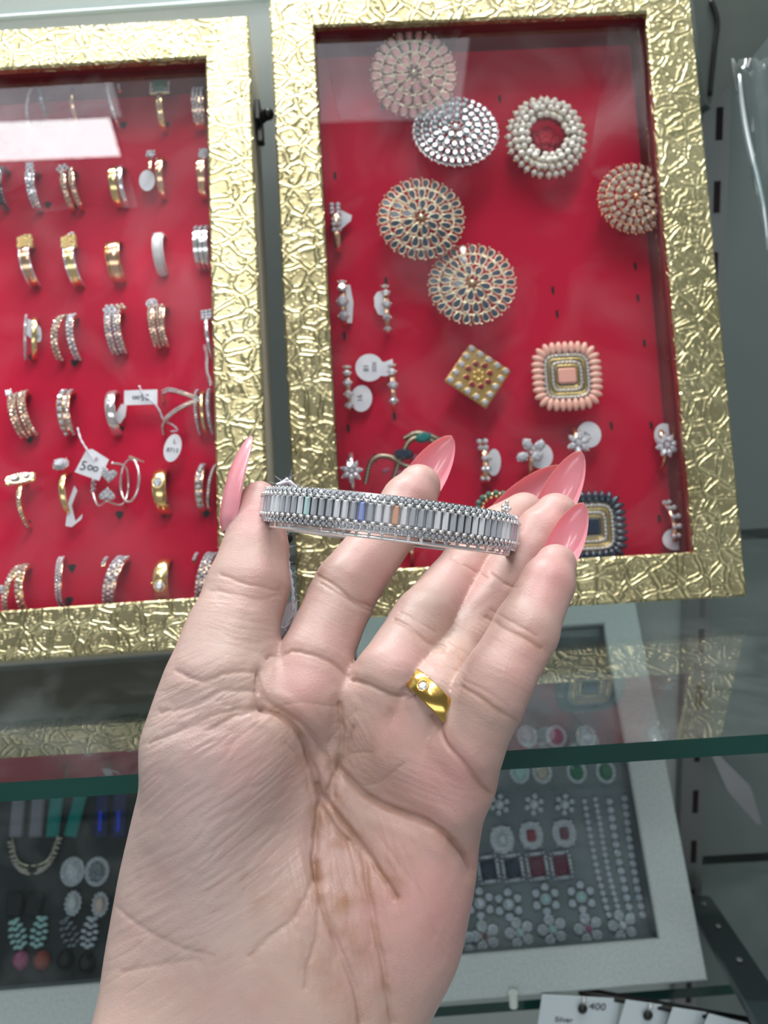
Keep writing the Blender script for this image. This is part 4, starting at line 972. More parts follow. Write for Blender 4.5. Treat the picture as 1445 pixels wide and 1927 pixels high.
r = L_(385, 1085, 'silver baguette crystal ring with a side leaf half hidden by the thumb', spin=-6); r.band(4.2, ROSE, xf=lambda t: 1.4*cos(t)).stones(2.8, 3, .95, a0=10, a1=160, xf=lambda t: 1.4*cos(t), n=4); r.band(1.6, ROSE, -4.2, a0=20, a1=55, name='side_leaf').stones(0, 1, .85, x=-4.2, a0=22, a1=54, name='leaf_stones')
# dark slits cut in the velvet, one under each ring's foot
slit_px = [(90, 385), (145, 388), (228, 375), (308, 370), (385, 365), (312, 235), (232, 235), (68, 535), (146, 527), (224, 524), (310, 515), (60, 672), (140, 682), (226, 662), (310, 650), (56, 826), (138, 815), (226, 808), (224, 968), (308, 965), (388, 965), (50, 985), (135, 1068), (130, 1130), (302, 1062)]
m = MB()
for px, py in slit_px:
    u, v = on_board(LM, px, py, VEL); m.prism([(u-1.6, v+.9), (u-1.0, v-.9), (u+.2, v-2.2), (u+1.2, v-.9), (u+1.8, v+.9), (u, v+1.5)], VEL+.02, VEL+.12)
for o in left_box.children:
    if o.name.startswith('velvet_pad'): lp = o
for o in right_box.children:
    if o.name.startswith('velvet_pad'): rpad = o
m.build('ring_slits', SLIT, lp)
m = MB()
for px, py in [(940, 185), (720, 200), (630, 330), (1195, 500), (1200, 560), (1212, 645), (1048, 590), (1225, 800), (1150, 800), (1240, 975), (726, 528), (742, 782), (648, 632), (655, 805), (985, 862), (640, 450), (906, 830), (1040, 545), (1250, 1010), (706, 860)]:
    u, v = on_board(RM, px, py, VEL); m.prism([(u-.7, v+1.2), (u-.5, v-1.6), (u+.3, v-2.4), (u+.7, v-.8), (u+.5, v+1.6)], VEL+.02, VEL+.12)
m.build('ring_slits', SLIT, rpad)

# ---- rings in the right box
def trio(r, ths, rs, metal=ROSE, n=8, x=0, name=None):
    r.band(2.0, metal, x, a0=4, a1=172); mb, m2 = MB(), MB()
    for th, g in zip(ths, rs):
        Q = arcM(_rad(th), x, 1.1); mb.gem((0, 0, 0), g, h=g*.6, n=n, M=Q)
        for a in range(4): t = a*pi/2; m2.tube([(g*.4*cos(t), g*.4*sin(t), -1.2), (g*cos(t), g*sin(t), .3)], .3, 6, M=Q); m2.sph((g*cos(t)*1.05, g*sin(t)*1.05, .35), .42, 6, 5, Q)
    mb.build('row_stones', DIAMOND, r.t); m2.build('claw_setting', metal, r.t, True)
r = R_(633, 428, 'silver crystal spray ring against the left edge of the right box'); r.band(3, ROSE).cluster([(x, y) for x in (-1.5, 1.2) for y in (-2, 0, 2)], 1.2, 40, DIAMOND, ROSE).cluster([(x, y) for x in (-1, 1.3) for y in (-2, .4, 2.4)], 1.1, 95, DIAMOND, ROSE, name='lower_stones'); 
paper_tag(RM, 648, 413, 'small folded white tag behind the crystal spray ring', [(-2, -4.6), (2.8, -.8), (3.4, 1.6), (-1.2, 4.2), (-2.4, 2)], VEL+3.5)
r = R_(645, 570, 'ring with a column of three large round crystals at the left of the right box'); trio(r, [28, 60, 95, 128], [1.7, 1.9, 2.5, 2.3])
paper_tag(RM, 657, 570, 'white paper strip behind the ring of three large round crystals', [(-1.4, -9), (.8, -9), (1.8, 0), (.8, 8), (-1.2, 8)], VEL+2)
r = R_(727, 578, 'slim ring with a column of four diamond-set crystals below the dark petal brooch'); trio(r, [28, 62, 92, 122, 150], [1.6, 1.7, 1.9, 1.7, 1.6])
paper_tag(RM, 714, 572, 'half-round white sticker left of the slim ring of four crystals', [(2, -5.6), (-.8, -4.6), (-2.2, -1.2), (-2.2, 3), (-.8, 5.2), (2, 5.8)], VEL+4)
r = R_(655, 732, 'ring with a column of round crystals left of the SIZE 18 sticker', spin=0); trio(r, [25, 55, 82, 108, 134], [1.7, 1.7, 1.8, 1.7, 1.7])
r = R_(739, 728, 'ring with a column of crystals hanging right of the SIZE 18 sticker'); trio(r, [25, 58, 92, 128], [1.9, 1.8, 2.0, 1.8])
paper_tag(RM, 695, 692, 'round white sticker printed SIZE 18 between two crystal ring columns', lobed(5.6, -8.2, -2.6)[:18]+[(-2, -5)] if 0 else [(6.0*cos(t), 6.0*sin(t)) for t in np.linspace(.35, 2*pi-.75, 24)]+[(6.6, -4.6), (9.6, -3.8), (10.4, 2.6), (6.6, 1.6)], VEL+5, 4, text=[('SIZE', 2.4, 2.0, 0, -98), ('18', 3.2, -1.6, 0, -98)])
paper_tag(RM, 680, 750, 'round white sticker printed 16 below the SIZE 18 sticker', disc(4.6, 5.8), VEL+3.4, -8, text=[('16', 3.2, -.6, 0, -262)])
r = R_(912, 868, 'ring with a zigzag cluster of small round crystals at the foot of the right box'); r.band(2.4, ROSE); 
for th, xs in ((30, (-1.6, 1)), (58, (-1.8, .6)), (86, (-.6, 1.4)), (112, (-1, .9)), (138, (-1.4, .6))): r.cluster([(x, 0) for x in xs], 1.35, th, DIAMOND, ROSE, .6, name='cluster_stones')
paper_tag(RM, 929, 870, 'oval white sticker behind the zigzag crystal cluster ring', disc(3.0, 5.8), VEL+4, -6)
r = R_(996, 858, 'open ring of four pear crystals in a clover shape', spin=0); r.band(1.6, ROSE, a0=20); 
Q0 = arcM(pi/2, 0, 0); m, m2 = MB(), MB()
for (x, y, a, L_p) in ((-4.0, -1.0, .4, 2.7), (-1.6, 4.2, 2.0, 2.7), (3.6, 3.4, .9, 2.7), (2.2, -1.2, .2, 2.5)):
    Mi = mat4((x, y, 11.2), rot('z', a)); m.gem((0, 0, 0), L_p, 2.1, 1.3, 10, .5, Mi); m2.tube([(0, 0, 9.0), (x, y, 10.2)], .5, 6); [m2.sph((L_p*cos(t), 2.1*sin(t), .3), .4, 6, 5, Mi) for t in np.arange(4)*pi/2+.4]
m.build('pear_stones', DIAMOND, r.t); m2.sph((0, .6, 10), 1.0, 8, 6); m2.build('claw_setting', SILVER, r.t, True)
paper_tag(RM, 1018, 858, 'round white sticker right of the clover ring of pear crystals', disc(5.0, 5.6), VEL+7)
r = R_(1083, 838, 'star flower ring of pointed crystals beside the sticker printed 17'); r.band(1.8, ROSE, a0=14); r.flower(6, 4.2, 1.5, 90, 0, 0, DIAMOND, ROSE, 1.8, 1.3, .35, 1.0)
paper_tag(RM, 1108, 818, 'round white sticker printed 17 behind the star flower ring', disc(5.2, 5.6), VEL+6, 0, text=[('17', 3.6, -.8, -.6, 78)])
r = R_(1247, 842, 'eight-petal crystal flower ring at the right side of the right box'); r.band(1.8, ROSE, a0=14); r.flower(8, 3.8, 1.4, 90, 0, 0, DIAMOND, ROSE, 1.8, 1.3, .2, 1.3)
paper_tag(RM, 1250, 820, 'white sticker peeping out above the eight-petal flower ring', disc(4.4, 5.4), VEL+5)
r = R_(662, 890, 'crystal star flower ring at the lower left of the right box'); r.band(1.8, SILVER); r.flower(7, 3.8, 1.3, 90, 0, 0, DIAMOND, SILVER, 1.6, 1.1, .1, 1.0)
r = R_(1264, 985, 'crystal sprig ring at the lower right corner of the right box', spin=-4); r.band(2.2, ROSE, a0=8, a1=160, xf=lambda t: -1.8*cos(t)); 
for th, x in ((28, -1.4), (52, -.6), (76, .4), (100, .8), (124, 1.0)): r.cluster([(x-1, 0), (x+1, .4)], 1.2, th, DIAMOND, ROSE, .5)
paper_tag(RM, 1270, 1015, 'translucent round sticker below the crystal sprig ring', disc(5.4, 4.6), VEL+5)
r = R_(775, 1035, 'tiny ring tip of small crystals between index and middle fingers', R=6); r.band(1.6, ROSE).cluster([(0, 0), (-1.1, .8), (1.1, .8), (0, 1.8)], .9, 60, DIAMOND, ROSE)

# ------------------------------------------------------------------ brooches on the right velvet
def tear(L, W, n=14):
    """teardrop outline, point at the origin end, round end outwards (+x)"""
    return [(L*(.5-.5*cos(t)) if 1 else 0, W*.5*sin(t)*(sin(t/2)**1.1)) for t in np.linspace(0, 2*pi, n+1)[:-1]]
def brooch(px, py, label, n=-8.0, spin=0, tx=0, ty=0, cat='brooch', B=None, name='brooch'):
    B = RM if B is None else B
    u, v = on_board(B, px, py, n); return thing(name, label, cat, B @ mat4((u, v, n), rot('z', _rad(spin)) @ rot('x', _rad(tx)) @ rot('y', _rad(ty))))
def stem_post(t, n, r=1.4, vel=VEL):
    MB().tube([(0, 0, vel-n+.1), (0, 0, -1.0)], [r, r], 10).build('pin_post', ROSE, t, True)
def petal_brooch(px, py, label, R=18.2, metal=ROSE, stone_m=NAVY, n=-9.0, tx=0, ty=0, counts=((25, .76, .26), (17, .47, .29), (9, .17, .30)), facet=False, beads=True, spin=0, dome=1.5):
    t = brooch(px, py, label, n, spin, tx, ty); rim = MB(); tot = 0
    for cnt, r0, ln in counts:
        L, W = R*ln*1.02, min(R*ln*.86, 2*pi*R*(r0+ln*.62)/cnt*.93); base = R*(r0-ln*.08)*1.0; z0 = dome*(1-(r0+ln/2)**2)
        g = MB()
        if facet: g.gem((L*.52, 0, .2), L*.47, W*.46, W*.45, 8)
        else: g.prism([(L*.13+x*.78, y*.74) for x, y in tear(L, W)], -.35, .35)
        first = None
        for i in range(cnt):
            a = 2*pi*(i+.5*(cnt % 3))/cnt; Mi = mat4((base*cos(a), base*sin(a), z0), rot('z', a) @ rot('y', .05))
            if first is None:
                first = g.build('petal_stone', stone_m, t); W_ = Matrix(Mi.tolist()); W_.translation = W_.translation*MM; first.matrix_local = W_
            else: copies(first, t, 'petal_stone', [Mi])
            rim.tube([(x, y, .15) for x, y in tear(L, W)], .23, 6, True, Mi)
            if beads and cnt == counts[0][0]: rim.sph((L*1.06, W*.5, 0), .55, 6, 5, Mi)
    rim.build('filigree_rims', metal, t, True)
    m = MB(); m.sph((0, 0, dome), (R*.07, R*.07, 1.3), 10, 6)
    for i in range(3): m.tube([(R*(.24+.27*i)*cos(a), R*(.24+.27*i)*sin(a), dome*(1-(.24+.27*i)**2)-.5) for a in np.linspace(0, 2*pi, 49)[:-1]], .4, 6, True)
    for i in range(8): a = 2*pi*i/8; m.tube([(0, 0, dome-.6), (R*.88*cos(a), R*.88*sin(a), dome*.2-.5)], .35, 5)
    m.build('wire_frame', metal, t, True); stem_post(t, n); return t
PALEGOLD = P('pale_antique_gold', (.70, .62, .44), .28, 1.0)
ROSEGLASS = P('rose_glass', (.62, .26, .26), .2, 0, Coat_Weight=1.0)
petal_brooch(778, 140, 'rose gold openwork petal brooch at the top of the right box', metal=PALEGOLD, stone_m=ROSEGLASS, tx=7)
petal_brooch(857, 249, 'grey crystal domed round brooch overlapping the rose openwork one', R=18.4, metal=SILVER, stone_m=GREYST, facet=True, tx=-13, n=-9.5, dome=3, counts=((34, .82, .18), (26, .62, .2), (18, .40, .22), (9, .18, .22)))
petal_brooch(792, 412, 'round petal brooch of dark navy stones in pale gold, upper of two', metal=PALEGOLD, stone_m=NAVY, tx=-4)
petal_brooch(888, 535, 'round petal brooch of dark navy stones in pale gold, lower of two', metal=PALEGOLD, stone_m=NAVY, tx=-8, spin=20)
petal_brooch(1192, 375, 'champagne crystal domed round brooch half behind the right frame edge', R=15.6, metal=ROSE, stone_m=CHAMP, facet=True, dome=3, n=-10, counts=((28, .80, .2), (22, .58, .22), (14, .36, .22), (7, .14, .22)))
# pearl wreath with a red centre
t = brooch(1028, 258, 'wreath brooch of white pearls with an open crimson centre', -11); rs = np.random.RandomState(4); first = None; wire = MB(); pl = MB().sph((0, 0, 0), 1.0, 12, 8)
for cnt, rr, z in ((17, 8.4, 1.6), (23, 11.0, 2.4), (29, 13.6, 1.4), (31, 15.8, -.6)):
    for i in range(cnt):
        a = 2*pi*(i+rs.rand()*.3)/cnt; s_ = 1.35+rs.rand()*.15; p = ((rr+rs.rand()*.6)*cos(a), (rr+rs.rand()*.6)*sin(a)*1.06, z+rs.rand()*.7)
        W_ = Matrix.Translation(Vector(p)*MM) @ Matrix.Scale(s_, 4)
        if first is None: first = o = pl.build('pearl', PEARL, t, True)
        else: o = first.copy(); link(o); o.parent = t
        o.matrix_local = W_
        wire.tube([(rr*.97*cos(a), rr*1.02*sin(a), -2), (p[0]*1.03, p[1]*1.03, p[2]+.6)], .28, 5); wire.sph((p[0]*1.10, p[1]*1.10, p[2]-.2), .5, 6, 5)
wire.build('gold_wires', YGOLD, t, True)
MB().tube([(11.5*cos(a), 12*sin(a), -1.5) for a in np.linspace(0, 2*pi, 49)[:-1]], 3.0, 8, True).build('wreath_base', PALEGOLD, t, True)
m = MB()
for k in range(3):
    for i in range(5): a = 2*pi*(i/5+k*.13); m.sph(((4.6-k*1.5)*cos(a), (4.6-k*1.5)*sin(a), -3+k*.8), (2.5-k*.4, 2.5-k*.4, .9), 10, 6)
m.build('crimson_rose', P('crimson_fabric', (.42, .01, .03), .8), t, True); stem_post(t, -11)
# diamond-shaped plate
t = brooch(900, 707, 'lozenge-shaped gold brooch dotted with clear and ruby stones', -10, spin=-37, tx=-6)
MB().bbox((-10.6, -10.2, -1.6), (10.6, 10.2, 0), .5).build('gold_plate', P('gold_plate', (.72, .48, .18), .3, 1.0), t); first = None
g = MB(); g.gem((0, 0, .5), 1.35, h=.6, n=8); pts = []
for i in range(5):
    x = -8.6+4.3*i; pts += [(x, -8.4), (x, 8.4)]
    if 0 < i < 4: pts += [(-8.6, x), (8.6, x)]
cup = MB()
def multi(g, name, mat, t, Ms, smooth=False):
    f = None
    for Mi in Ms:
        if f is None: f = g.build(name, mat, t, smooth); W_ = Matrix(np.asarray(Mi).tolist()); W_.translation = W_.translation*MM; f.matrix_local = W_
        else: copies(f, t, name, [Mi])
multi(g, 'clear_stone', DIAMOND, t, [mat4((x, y, .1)) for x, y in pts])
rb = [(5.0*cos(a), 5.0*sin(a)) for a in np.arange(8)*pi/4]
multi(MB().gem((0, 0, .5), 1.35, h=.6, n=8), 'ruby_stone', RUBY, t, [mat4((x, y, .2)) for x, y in rb])
for x, y in pts+rb: cup.tube([(x+1.45*cos(a), y+1.45*sin(a), .1) for a in np.arange(8)*pi/4], .22, 5, True)
for a in np.arange(6)*pi/3: cup.sph((1.9*cos(a), 1.9*sin(a), .5), .8, 8, 6)
cup.build('bead_cups', YGOLD, t, True); stem_post(t, -10)
# rounded square brooches
def square_brooch(px, py, label, bead_m, centre_m, cz, R=14.6, tx=0, spin=0, n=-10, nb=32):
    t = brooch(px, py, label, n, spin, tx); 
    def rsq(a, r, p=4.2): c, s = cos(a), sin(a); k = r/((abs(c)**p+abs(s)**p)**(1/p)); return k*c, k*s
    def ring_pts(r, cnt, p=4.2):
        T = np.linspace(0, 2*pi, 721); q = np.array([rsq(a, r, p) for a in T]); s = np.concatenate([[0], np.cumsum(np.linalg.norm(np.diff(q, axis=0), axis=1))]); S = np.linspace(0, s[-1], cnt+1)[:-1]
        return np.stack([np.interp(S, s, q[:, 0]), np.interp(S, s, q[:, 1])], 1)
    out = ring_pts(R-2.4, nb); Ms = []
    for x, y in out: a = math.atan2(np.sign(y)*abs(y)**3, np.sign(x)*abs(x)**3); Ms.append(mat4((x, y, 0), rot('z', a)))
    multi(MB().sph((0, 0, 0), (2.9, 1.42, 1.5), 12, 8), 'outer_bead', bead_m, t, Ms, True)
    for r, nm, cnt in ((9.0, 'outer_crystal', 40), (6.0, 'inner_crystal', 26)):
        MB().tube([(x, y, -.4) for x, y in ring_pts(r, 64, 5)], .95, 6, True).build('crystal_channel', PALEGOLD, t, True)
        multi(MB().gem((0, 0, .4), .72, h=.5, n=6), nm, DIAMOND, t, [mat4((x, y, 0)) for x, y in ring_pts(r, cnt, 5)])
    for r in (7.5, 4.6): MB().tube([(x, y, .1) for x, y in ring_pts(r, 48, 8)], .35, 6, True).build('gold_rim', YGOLD, t, True)
    MB().prism([tuple(q) for q in ring_pts(R-2.8, 64)], -1.6, -1.0).build('back_plate', PALEGOLD, t)
    MB().bbox((-cz, -cz*.86, -.4), (cz, cz*.86, 1.4), .7).build('square_stone', centre_m, t); stem_post(t, n); return t
square_brooch(1067, 708, 'rounded square brooch of peach beads round a flat peach stone', PEACH, P('flat_peach_stone', (.86, .42, .34), .3), 3.9)
square_brooch(1112, 992, 'rounded square brooch of black beads round a navy stone, behind the little finger', NAVY, NAVY, 3.9, R=14.8)
t = brooch(935, 955, 'small green bead cluster brooch peeping over the bangle', -10); 
multi(MB().sph((0, 0, 0), 1.4, 10, 8), 'green_bead', P('green_bead', (.10, .22, .18), .25), t, [mat4((8*cos(a), 6*sin(a), 0)) for a in np.linspace(0, 2*pi, 17)[:-1]], True)
m = MB(); [m.sph((6*cos(a), 4.4*sin(a), .4), .8, 8, 5) for a in np.linspace(0, 2*pi, 17)[:-1]]; m.tube([(7.8*cos(a), 5.8*sin(a), -.6) for a in np.linspace(0, 2*pi, 33)[:-1]], .9, 6, True); m.build('gold_setting', YGOLD, t, True); stem_post(t, -10)
# marcasite vine with navy and teal stones
t = brooch(748, 868, 'dark marcasite vine brooch with navy and teal marquise stones', -13, spin=18)
ANT = P('antique_marcasite', (.28, .25, .18), .3, 1.0)
for k, c in enumerate(([(-16, -4, 0), (-10, 4, 1), (-3, 3, 1.5), (3, -4, 1.5), (9, -6, 1)], [(-4, -6, 0), (2, 1, 1.5), (8, 6, 1.5), (14, 5, 1), (19, 0, 0)], [(6, 8, 0), (12, 8, 1), (18, 4, .5), (22, -2, 0)])):
    q = crv(c, 8); MB().tube(q, 1.1, 8).build('vine', ANT, t, True); m = MB()
    for p in q[::1]: m.sph((p[0], p[1], p[2]+1.0), .42, 6, 4)
    m.build('marcasite_beads', PALEGOLD, t, True)
MB().gem((2.5, 2.6, 2), 4.4, 2.6, 1.8, 10, M=mat4((0, 0, 0), rot('z', -.35))).build('navy_stone', NAVY, t)
MB().gem((13, 6.5, 2), 3.6, 2.4, 1.6, 10, M=mat4((0, 0, 0), rot('z', -.1))).build('teal_stone', TEAL, t)
m = MB(); [m.gem((x, y, .8), 1.9, 1.2, .9, 8) for x, y in ((-6, -2), (-1, -5), (7, -1), (11, -1))]; m.build('dusky_stones', PINKST, t); stem_post(t, -13)

# ------------------------------------------------------------------ lower shelf, grey display boxes
def up(px, py, y):
    """photo pixel on the vertical plane at forward distance y"""
    d = ray(px, py); return CAM_P+d*(y/d[1])
c0 = at(1333, 1848, 385.0); LA = .59
UM = np.array([cos(.028), sin(.028), 0])
W2, H2 = 160.0, 196.0
LRM = box_frame('lr', c0-UM*W2, .028, LA, .004)
W3 = 232.0
LLM = box_frame('ll', c0-UM*(W2+W3+3), .028, LA, .004)
lowR = display_box('grey suede display box of crystal earrings, right of the two on the lower shelf', LRM, 0, 0, W2, H2, (19, 20, 19.5, 19), 24, (SUEDE, SUEDE, GREYVEL, GREYVEL), vel=-16, glass_z=-5, gmat=GLASS2, name='display_box')
lowL = display_box('grey suede display box with dark velvet, left of the two on the lower shelf', LLM, 0, 0, W3, H2, (20, 19, 19.5, 19), 24, (SUEDE, SUEDE, BLACKVEL, GREYVEL), vel=-16, glass_z=-5, gmat=GLASS2, name='display_box')
z2 = float((c0-np.array([0, 0, 24*sin(LA)]))[2])-.3; T2 = 6
s2 = MB(); yf = float(c0[1])+8
s2.prism([(-400, yf-9), (400, yf+9), (400, WALL_Y), (-400, WALL_Y)], z2-T2, z2); s2.mi = [0, 0, 1, 1, 1, 1]
tag(s2.build('glass_shelf', [SHELF_GLASS, SHELF_EDGE]), 'lower clear glass shelf carrying the grey suede boxes', 'shelf')
LV = -16.0
def low_on(B, px, py, n=LV): return on_board(B, px, py, n)
def ear(B, px, py, label, spin=0, name='earring', n=LV, cat='earring', group=None):
    u, v = on_board(B, px, py, n+2); return thing(name, label, cat, B @ mat4((u, v, n+.1), rot('z', _rad(spin))), group)
def base_plate(t, rx, ry, metal=SILVER, z=(.3, 1.6), n=16):
    MB().prism(disc(rx, ry, n), *z).build('setting', metal, t)
def halo_ear(B, px, py, label, sm, rx=3.6, ry=4.6, sq=False, k=16, spin=0, rows=1, out=1.6):
    t = ear(B, px, py, label, spin); base_plate(t, rx+out*rows, ry+out*rows)
    shp = [(-.75,-1),(.75,-1),(1,-.75),(1,.75),(.75,1),(-.75,1),(-1,.75),(-1,-.75)] if sq else None
    MB().gem((0, 0, 1.9), rx*.95, ry*.95, 1.8, 10, .6, shape=shp).build('centre_stone', sm, t); m = MB()
    for j in range(rows):
        for i in range(k+j*4):
            a = 2*pi*(i+.5*j)/(k+j*4); x, y = cos(a), sin(a)
            if sq: kf = 1/max(abs(x), abs(y)); kf = min(kf, 1.28); x, y = x*kf, y*kf
            m.gem((x*(rx+.8+out*j*.95), y*(ry+.8+out*j*.95), 1.7), .85, h=.7, n=6)
    m.build('halo_stones', DIAMOND, t); return t
def flower_ear(B, px, py, label, sm, k=5, R=5.2, pr=2.6, spin=0, c=1.9):
    t = ear(B, px, py, label, spin); m, m2 = MB(), MB(); first = None
    g = MB(); 
    for i in range(7): a = 2*pi*i/7; g.gem((pr*.62*cos(a), pr*.62*sin(a), 0), .8, h=.6, n=6)
    g.gem((0, 0, .1), .9, h=.6, n=6)
    multi(g, 'petal_cluster', DIAMOND, t, [mat4((R*cos(a), R*sin(a), 2.0), rot('z', a)) for a in np.arange(k)*2*pi/k+.3])
    for i in range(k): a = 2*pi*i/k+.3; m.prism([(R*cos(a)+pr*cos(b), R*sin(a)+pr*sin(b)) for b in np.linspace(0, 2*pi, 13)[:-1]], .4, 1.8)
    m.prism(disc(c*1.3, c*1.3, 12), .3, 1.9); m.build('setting', SILVER, t); MB().gem((0, 0, 2.2), c, c*1.15, 1.2, 8).build('centre_stone', sm, t); return t
# right box, top row to bottom
for i, px in enumerate((992, 1047, 1103)):
    halo_ear(LRM, px, 1386, ('pale round halo earring seen through the upper shelf, leftmost of three', 'rosy round halo earring seen through the upper shelf, middle of three', 'pale round halo earring seen through the upper shelf, rightmost of three')[i], (DIAMOND, PINKST, DIAMOND)[i], 4.2, 4.6, k=16)
for px, lb, sm, rx in ((978, 'oval halo earring with a blue flash just under the shelf edge', PALE, 4), (1020, 'champagne oval halo earring just under the shelf edge', CHAMP, 4), (1085, 'green centred halo earring just under the shelf edge, left of the pair', EMERALD, 4), (1140, 'green centred halo earring just under the shelf edge, right of the pair', EMERALD, 4)):
    halo_ear(LRM, px, 1452, lb, sm, rx, 4.8, k=16)
for px, lb in ((940, 'small square crystal stud beside the little finger, second row'), (1005, 'sunburst crystal stud, left of the pair in the second row'), (1063, 'sunburst crystal stud, right of the pair in the second row')):
    flower_ear(LRM, px, 1514, lb, DIAMOND, 6, 4.2, 1.3, 0, 2.0)
for px, py, lb, sm in ((945, 1580, 'clear squarish crystal earring beside the hand, third row', DIAMOND), (1000, 1572, 'cushion crystal earring with a bright ruby centre, third row', RUBY), (1062, 1568, 'cushion crystal earring with a deep wine centre, third row', WINE)):
    halo_ear(LRM, px, py, lb, sm, 2.6, 3.2, sq=True, k=14, rows=2, out=1.9)
for px, py, lb, sm in ((919, 1636, 'square navy stone earring touching the edge of the hand', NAVY), (965, 1633, 'square navy stone earring, second in the dark row', NAVY), (1011, 1630, 'square wine red stone earring, third in the dark row', WINE), (1056, 1628, 'square wine red stone earring with a glint, last in the dark row', WINE)):
    halo_ear(LRM, px, py, lb, sm, 4.4, 5.4, sq=True, k=22, out=1.1, spin=3)
for px, py, lb, sm in ((903, 1700, 'clear crystal flower earring against the hand, fifth row', DIAMOND), (957, 1702, 'clear crystal flower earring, second in the fifth row', DIAMOND), (1027, 1692, 'aqua centred crystal flower earring, fifth row, left of the pair', PALE), (1094, 1688, 'aqua centred crystal flower earring, fifth row, right of the pair', PALE)):
    flower_ear(LRM, px, py, lb, sm, 6, 5.6, 2.0, 10, 2.2)
for px, py, lb, sm in ((868, 1776, 'crystal flower earring at the left end of the bottom row', DIAMOND), (913, 1762, 'crystal flower earring with a wine centre in the bottom row', WINE), (978, 1756, 'crystal flower earring with an aqua centre, bottom row, left of two', PALE), (1040, 1750, 'crystal flower earring with an aqua centre, bottom row, right of two', PALE), (1108, 1748, 'crystal flower earring with a pinkish centre in the bottom row', PINKST), (1172, 1742, 'clear crystal flower earring at the right end of the bottom row', DIAMOND)):
    flower_ear(LRM, px, py, lb, sm, 5, 5.0, 2.7, 15, 1.8)
for a, b, lb, r in (((1098, 1508), (1146, 1722), 'thin crystal tennis bracelet, leftmost of the four strands', 1.6), ((1118, 1504), (1166, 1718), 'thin crystal tennis bracelet, second of the four strands', 1.5), ((1147, 1508), (1188, 1724), 'thick crystal tennis bracelet, third of the four strands', 2.0), ((1175, 1502), (1210, 1722), 'thick crystal tennis bracelet, rightmost of the four strands', 1.9)):
    ua, va = low_on(LRM, *a, LV+2); ub, vb = low_on(LRM, *b, LV+2); L = math.hypot(ub-ua, vb-va); k = int(L/(r*2.05)); t = thing('tennis_bracelet', lb, 'bracelet', LRM @ mat4(((ua+ub)/2, (va+vb)/2, LV+.1), rot('z', math.atan2(vb-va, ub-ua)+pi)))
    Ms = [mat4((-L/2+L*i/k, .8*sin(i*.25), 1.2)) for i in range(k+1)]
    MB().gem((0, 0, .5), r, h=r*.6, n=8).sph((r*.7, r*.7, .8), .25, 5, 4).sph((r*.7, -r*.7, .8), .25, 5, 4)
    multi(MB().gem((0, 0, .5), r, h=r*.6, n=8), 'stone', DIAMOND, t, Ms)
    m = MB(); [m.bbox((-r*.85, -r*.8, -.9), (r*.85, r*.8, .35), .3, Mi) for Mi in Ms]; m.tube([(M_[0, 3], M_[1, 3], .6) for M_ in Ms], .4, 6); m.build('link_chain', SILVER, t)
# left box
TEALV = P('teal_glass_bar', (.005, .22, .19), .15, 0, Coat_Weight=1.0); GRB = P('dull_lilac_bar', (.20, .19, .22), .5); BLB = P('deep_blue_bar', (.004, .012, .10), .1, 0, Coat_Weight=1.0)
BLB2 = P('electric_blue_facet', (.02, .06, .95), .1, 0, Coat_Weight=1.0)
for px, mt, lb, lean in ((33, GRB, 'dull lilac bar earring, first under the shelf edge', 0), (70, GRB, 'dull lilac bar earring, second under the shelf edge', 0), (103, TEALV, 'teal bar earring under the shelf edge, left of the pair', -3), (143, TEALV, 'teal bar earring under the shelf edge, right of the pair', -12), (190, BLB, 'dark blue bar earring with a bright stripe, left of the pair', 0), (224, BLB, 'dark blue bar earring with a bright stripe, right of the pair', 0)):
    t = ear(LLM, px, 1530, lb, lean); m = MB(); m.bbox((-3.6, -12, .3), (3.6, 12, 2.6), .9); m.build('bar', mt, t)
    m = MB(); m.bbox((-4, 11.2, .2), (4, 12.6, 3.0), .4); m.build('end_cap', SILVER, t)
    if mt is BLB: MB().bbox((-.8, -9, 2.5), (.8, 1, 2.9), .15).build('blue_stripe', BLB2, t)
t = ear(LLM, 62, 1625, 'leafy silver collar necklace pendant shaped like a wide V', name='necklace', cat='necklace'); m, m2 = MB(), MB()
for sg in (-1, 1):
    c = crv([(sg*2.5, -1, 1.5), (sg*7, 1, 1.5), (sg*10, 6, 1.5), (sg*12, 13, 1.5)], 6); m.tube(c, .5, 6)
    for i, q in enumerate(c[::2]):
        for k in range(2): a = -pi/2+sg*(.5-k*.5); m2.gem((q[0]+2.2*cos(a)-sg*.6*k, q[1]+2.2*sin(a)-1.6*k, 1.8), 1.5, .8, .7, 8, M=None)
m.tube([(-2.5, -1, 1.5), (2.5, -1, 1.5)], .45, 6); m.build('collar_wire', PALEGOLD, t, True); m2.build('leaf_stones', CHAMP, t)
halo_ear(LLM, 136, 1640, 'large round silver earring with a white flash, left of the pair', DIAMOND, 4.8, 5.6, k=18); halo_ear(LLM, 182, 1640, 'large round silver earring, right of the pair', GREYST, 4.8, 5.6, k=18)
BLK = P('black_resin', (.006, .008, .008), .3)
for px, lb, sp in ((27, 'black rectangular earring, left of the pair', -2), (64, 'black rectangular earring, right of the pair', -14)):
    t = ear(LLM, px, 1702, lb, sp); MB().bbox((-4.2, -5.6, .6), (4.2, 5.6, 2.6), .8).build('black_block', BLK, t); base_plate(t, 3.6, 4.6, SILVER, (.2, .7))
halo_ear(LLM, 137, 1700, 'oval opal earring with a green glint, left of the pair', P('opal_stone', (.62, .62, .60), .15, 0, Coat_Weight=1.0), 3.0, 4.6, k=14, out=1.0); halo_ear(LLM, 188, 1702, 'oval opal earring with a pink glint, right of the pair', P('pinkish_opal', (.70, .52, .46), .15, 0, Coat_Weight=1.0), 3.0, 4.6, k=14, out=1.0)
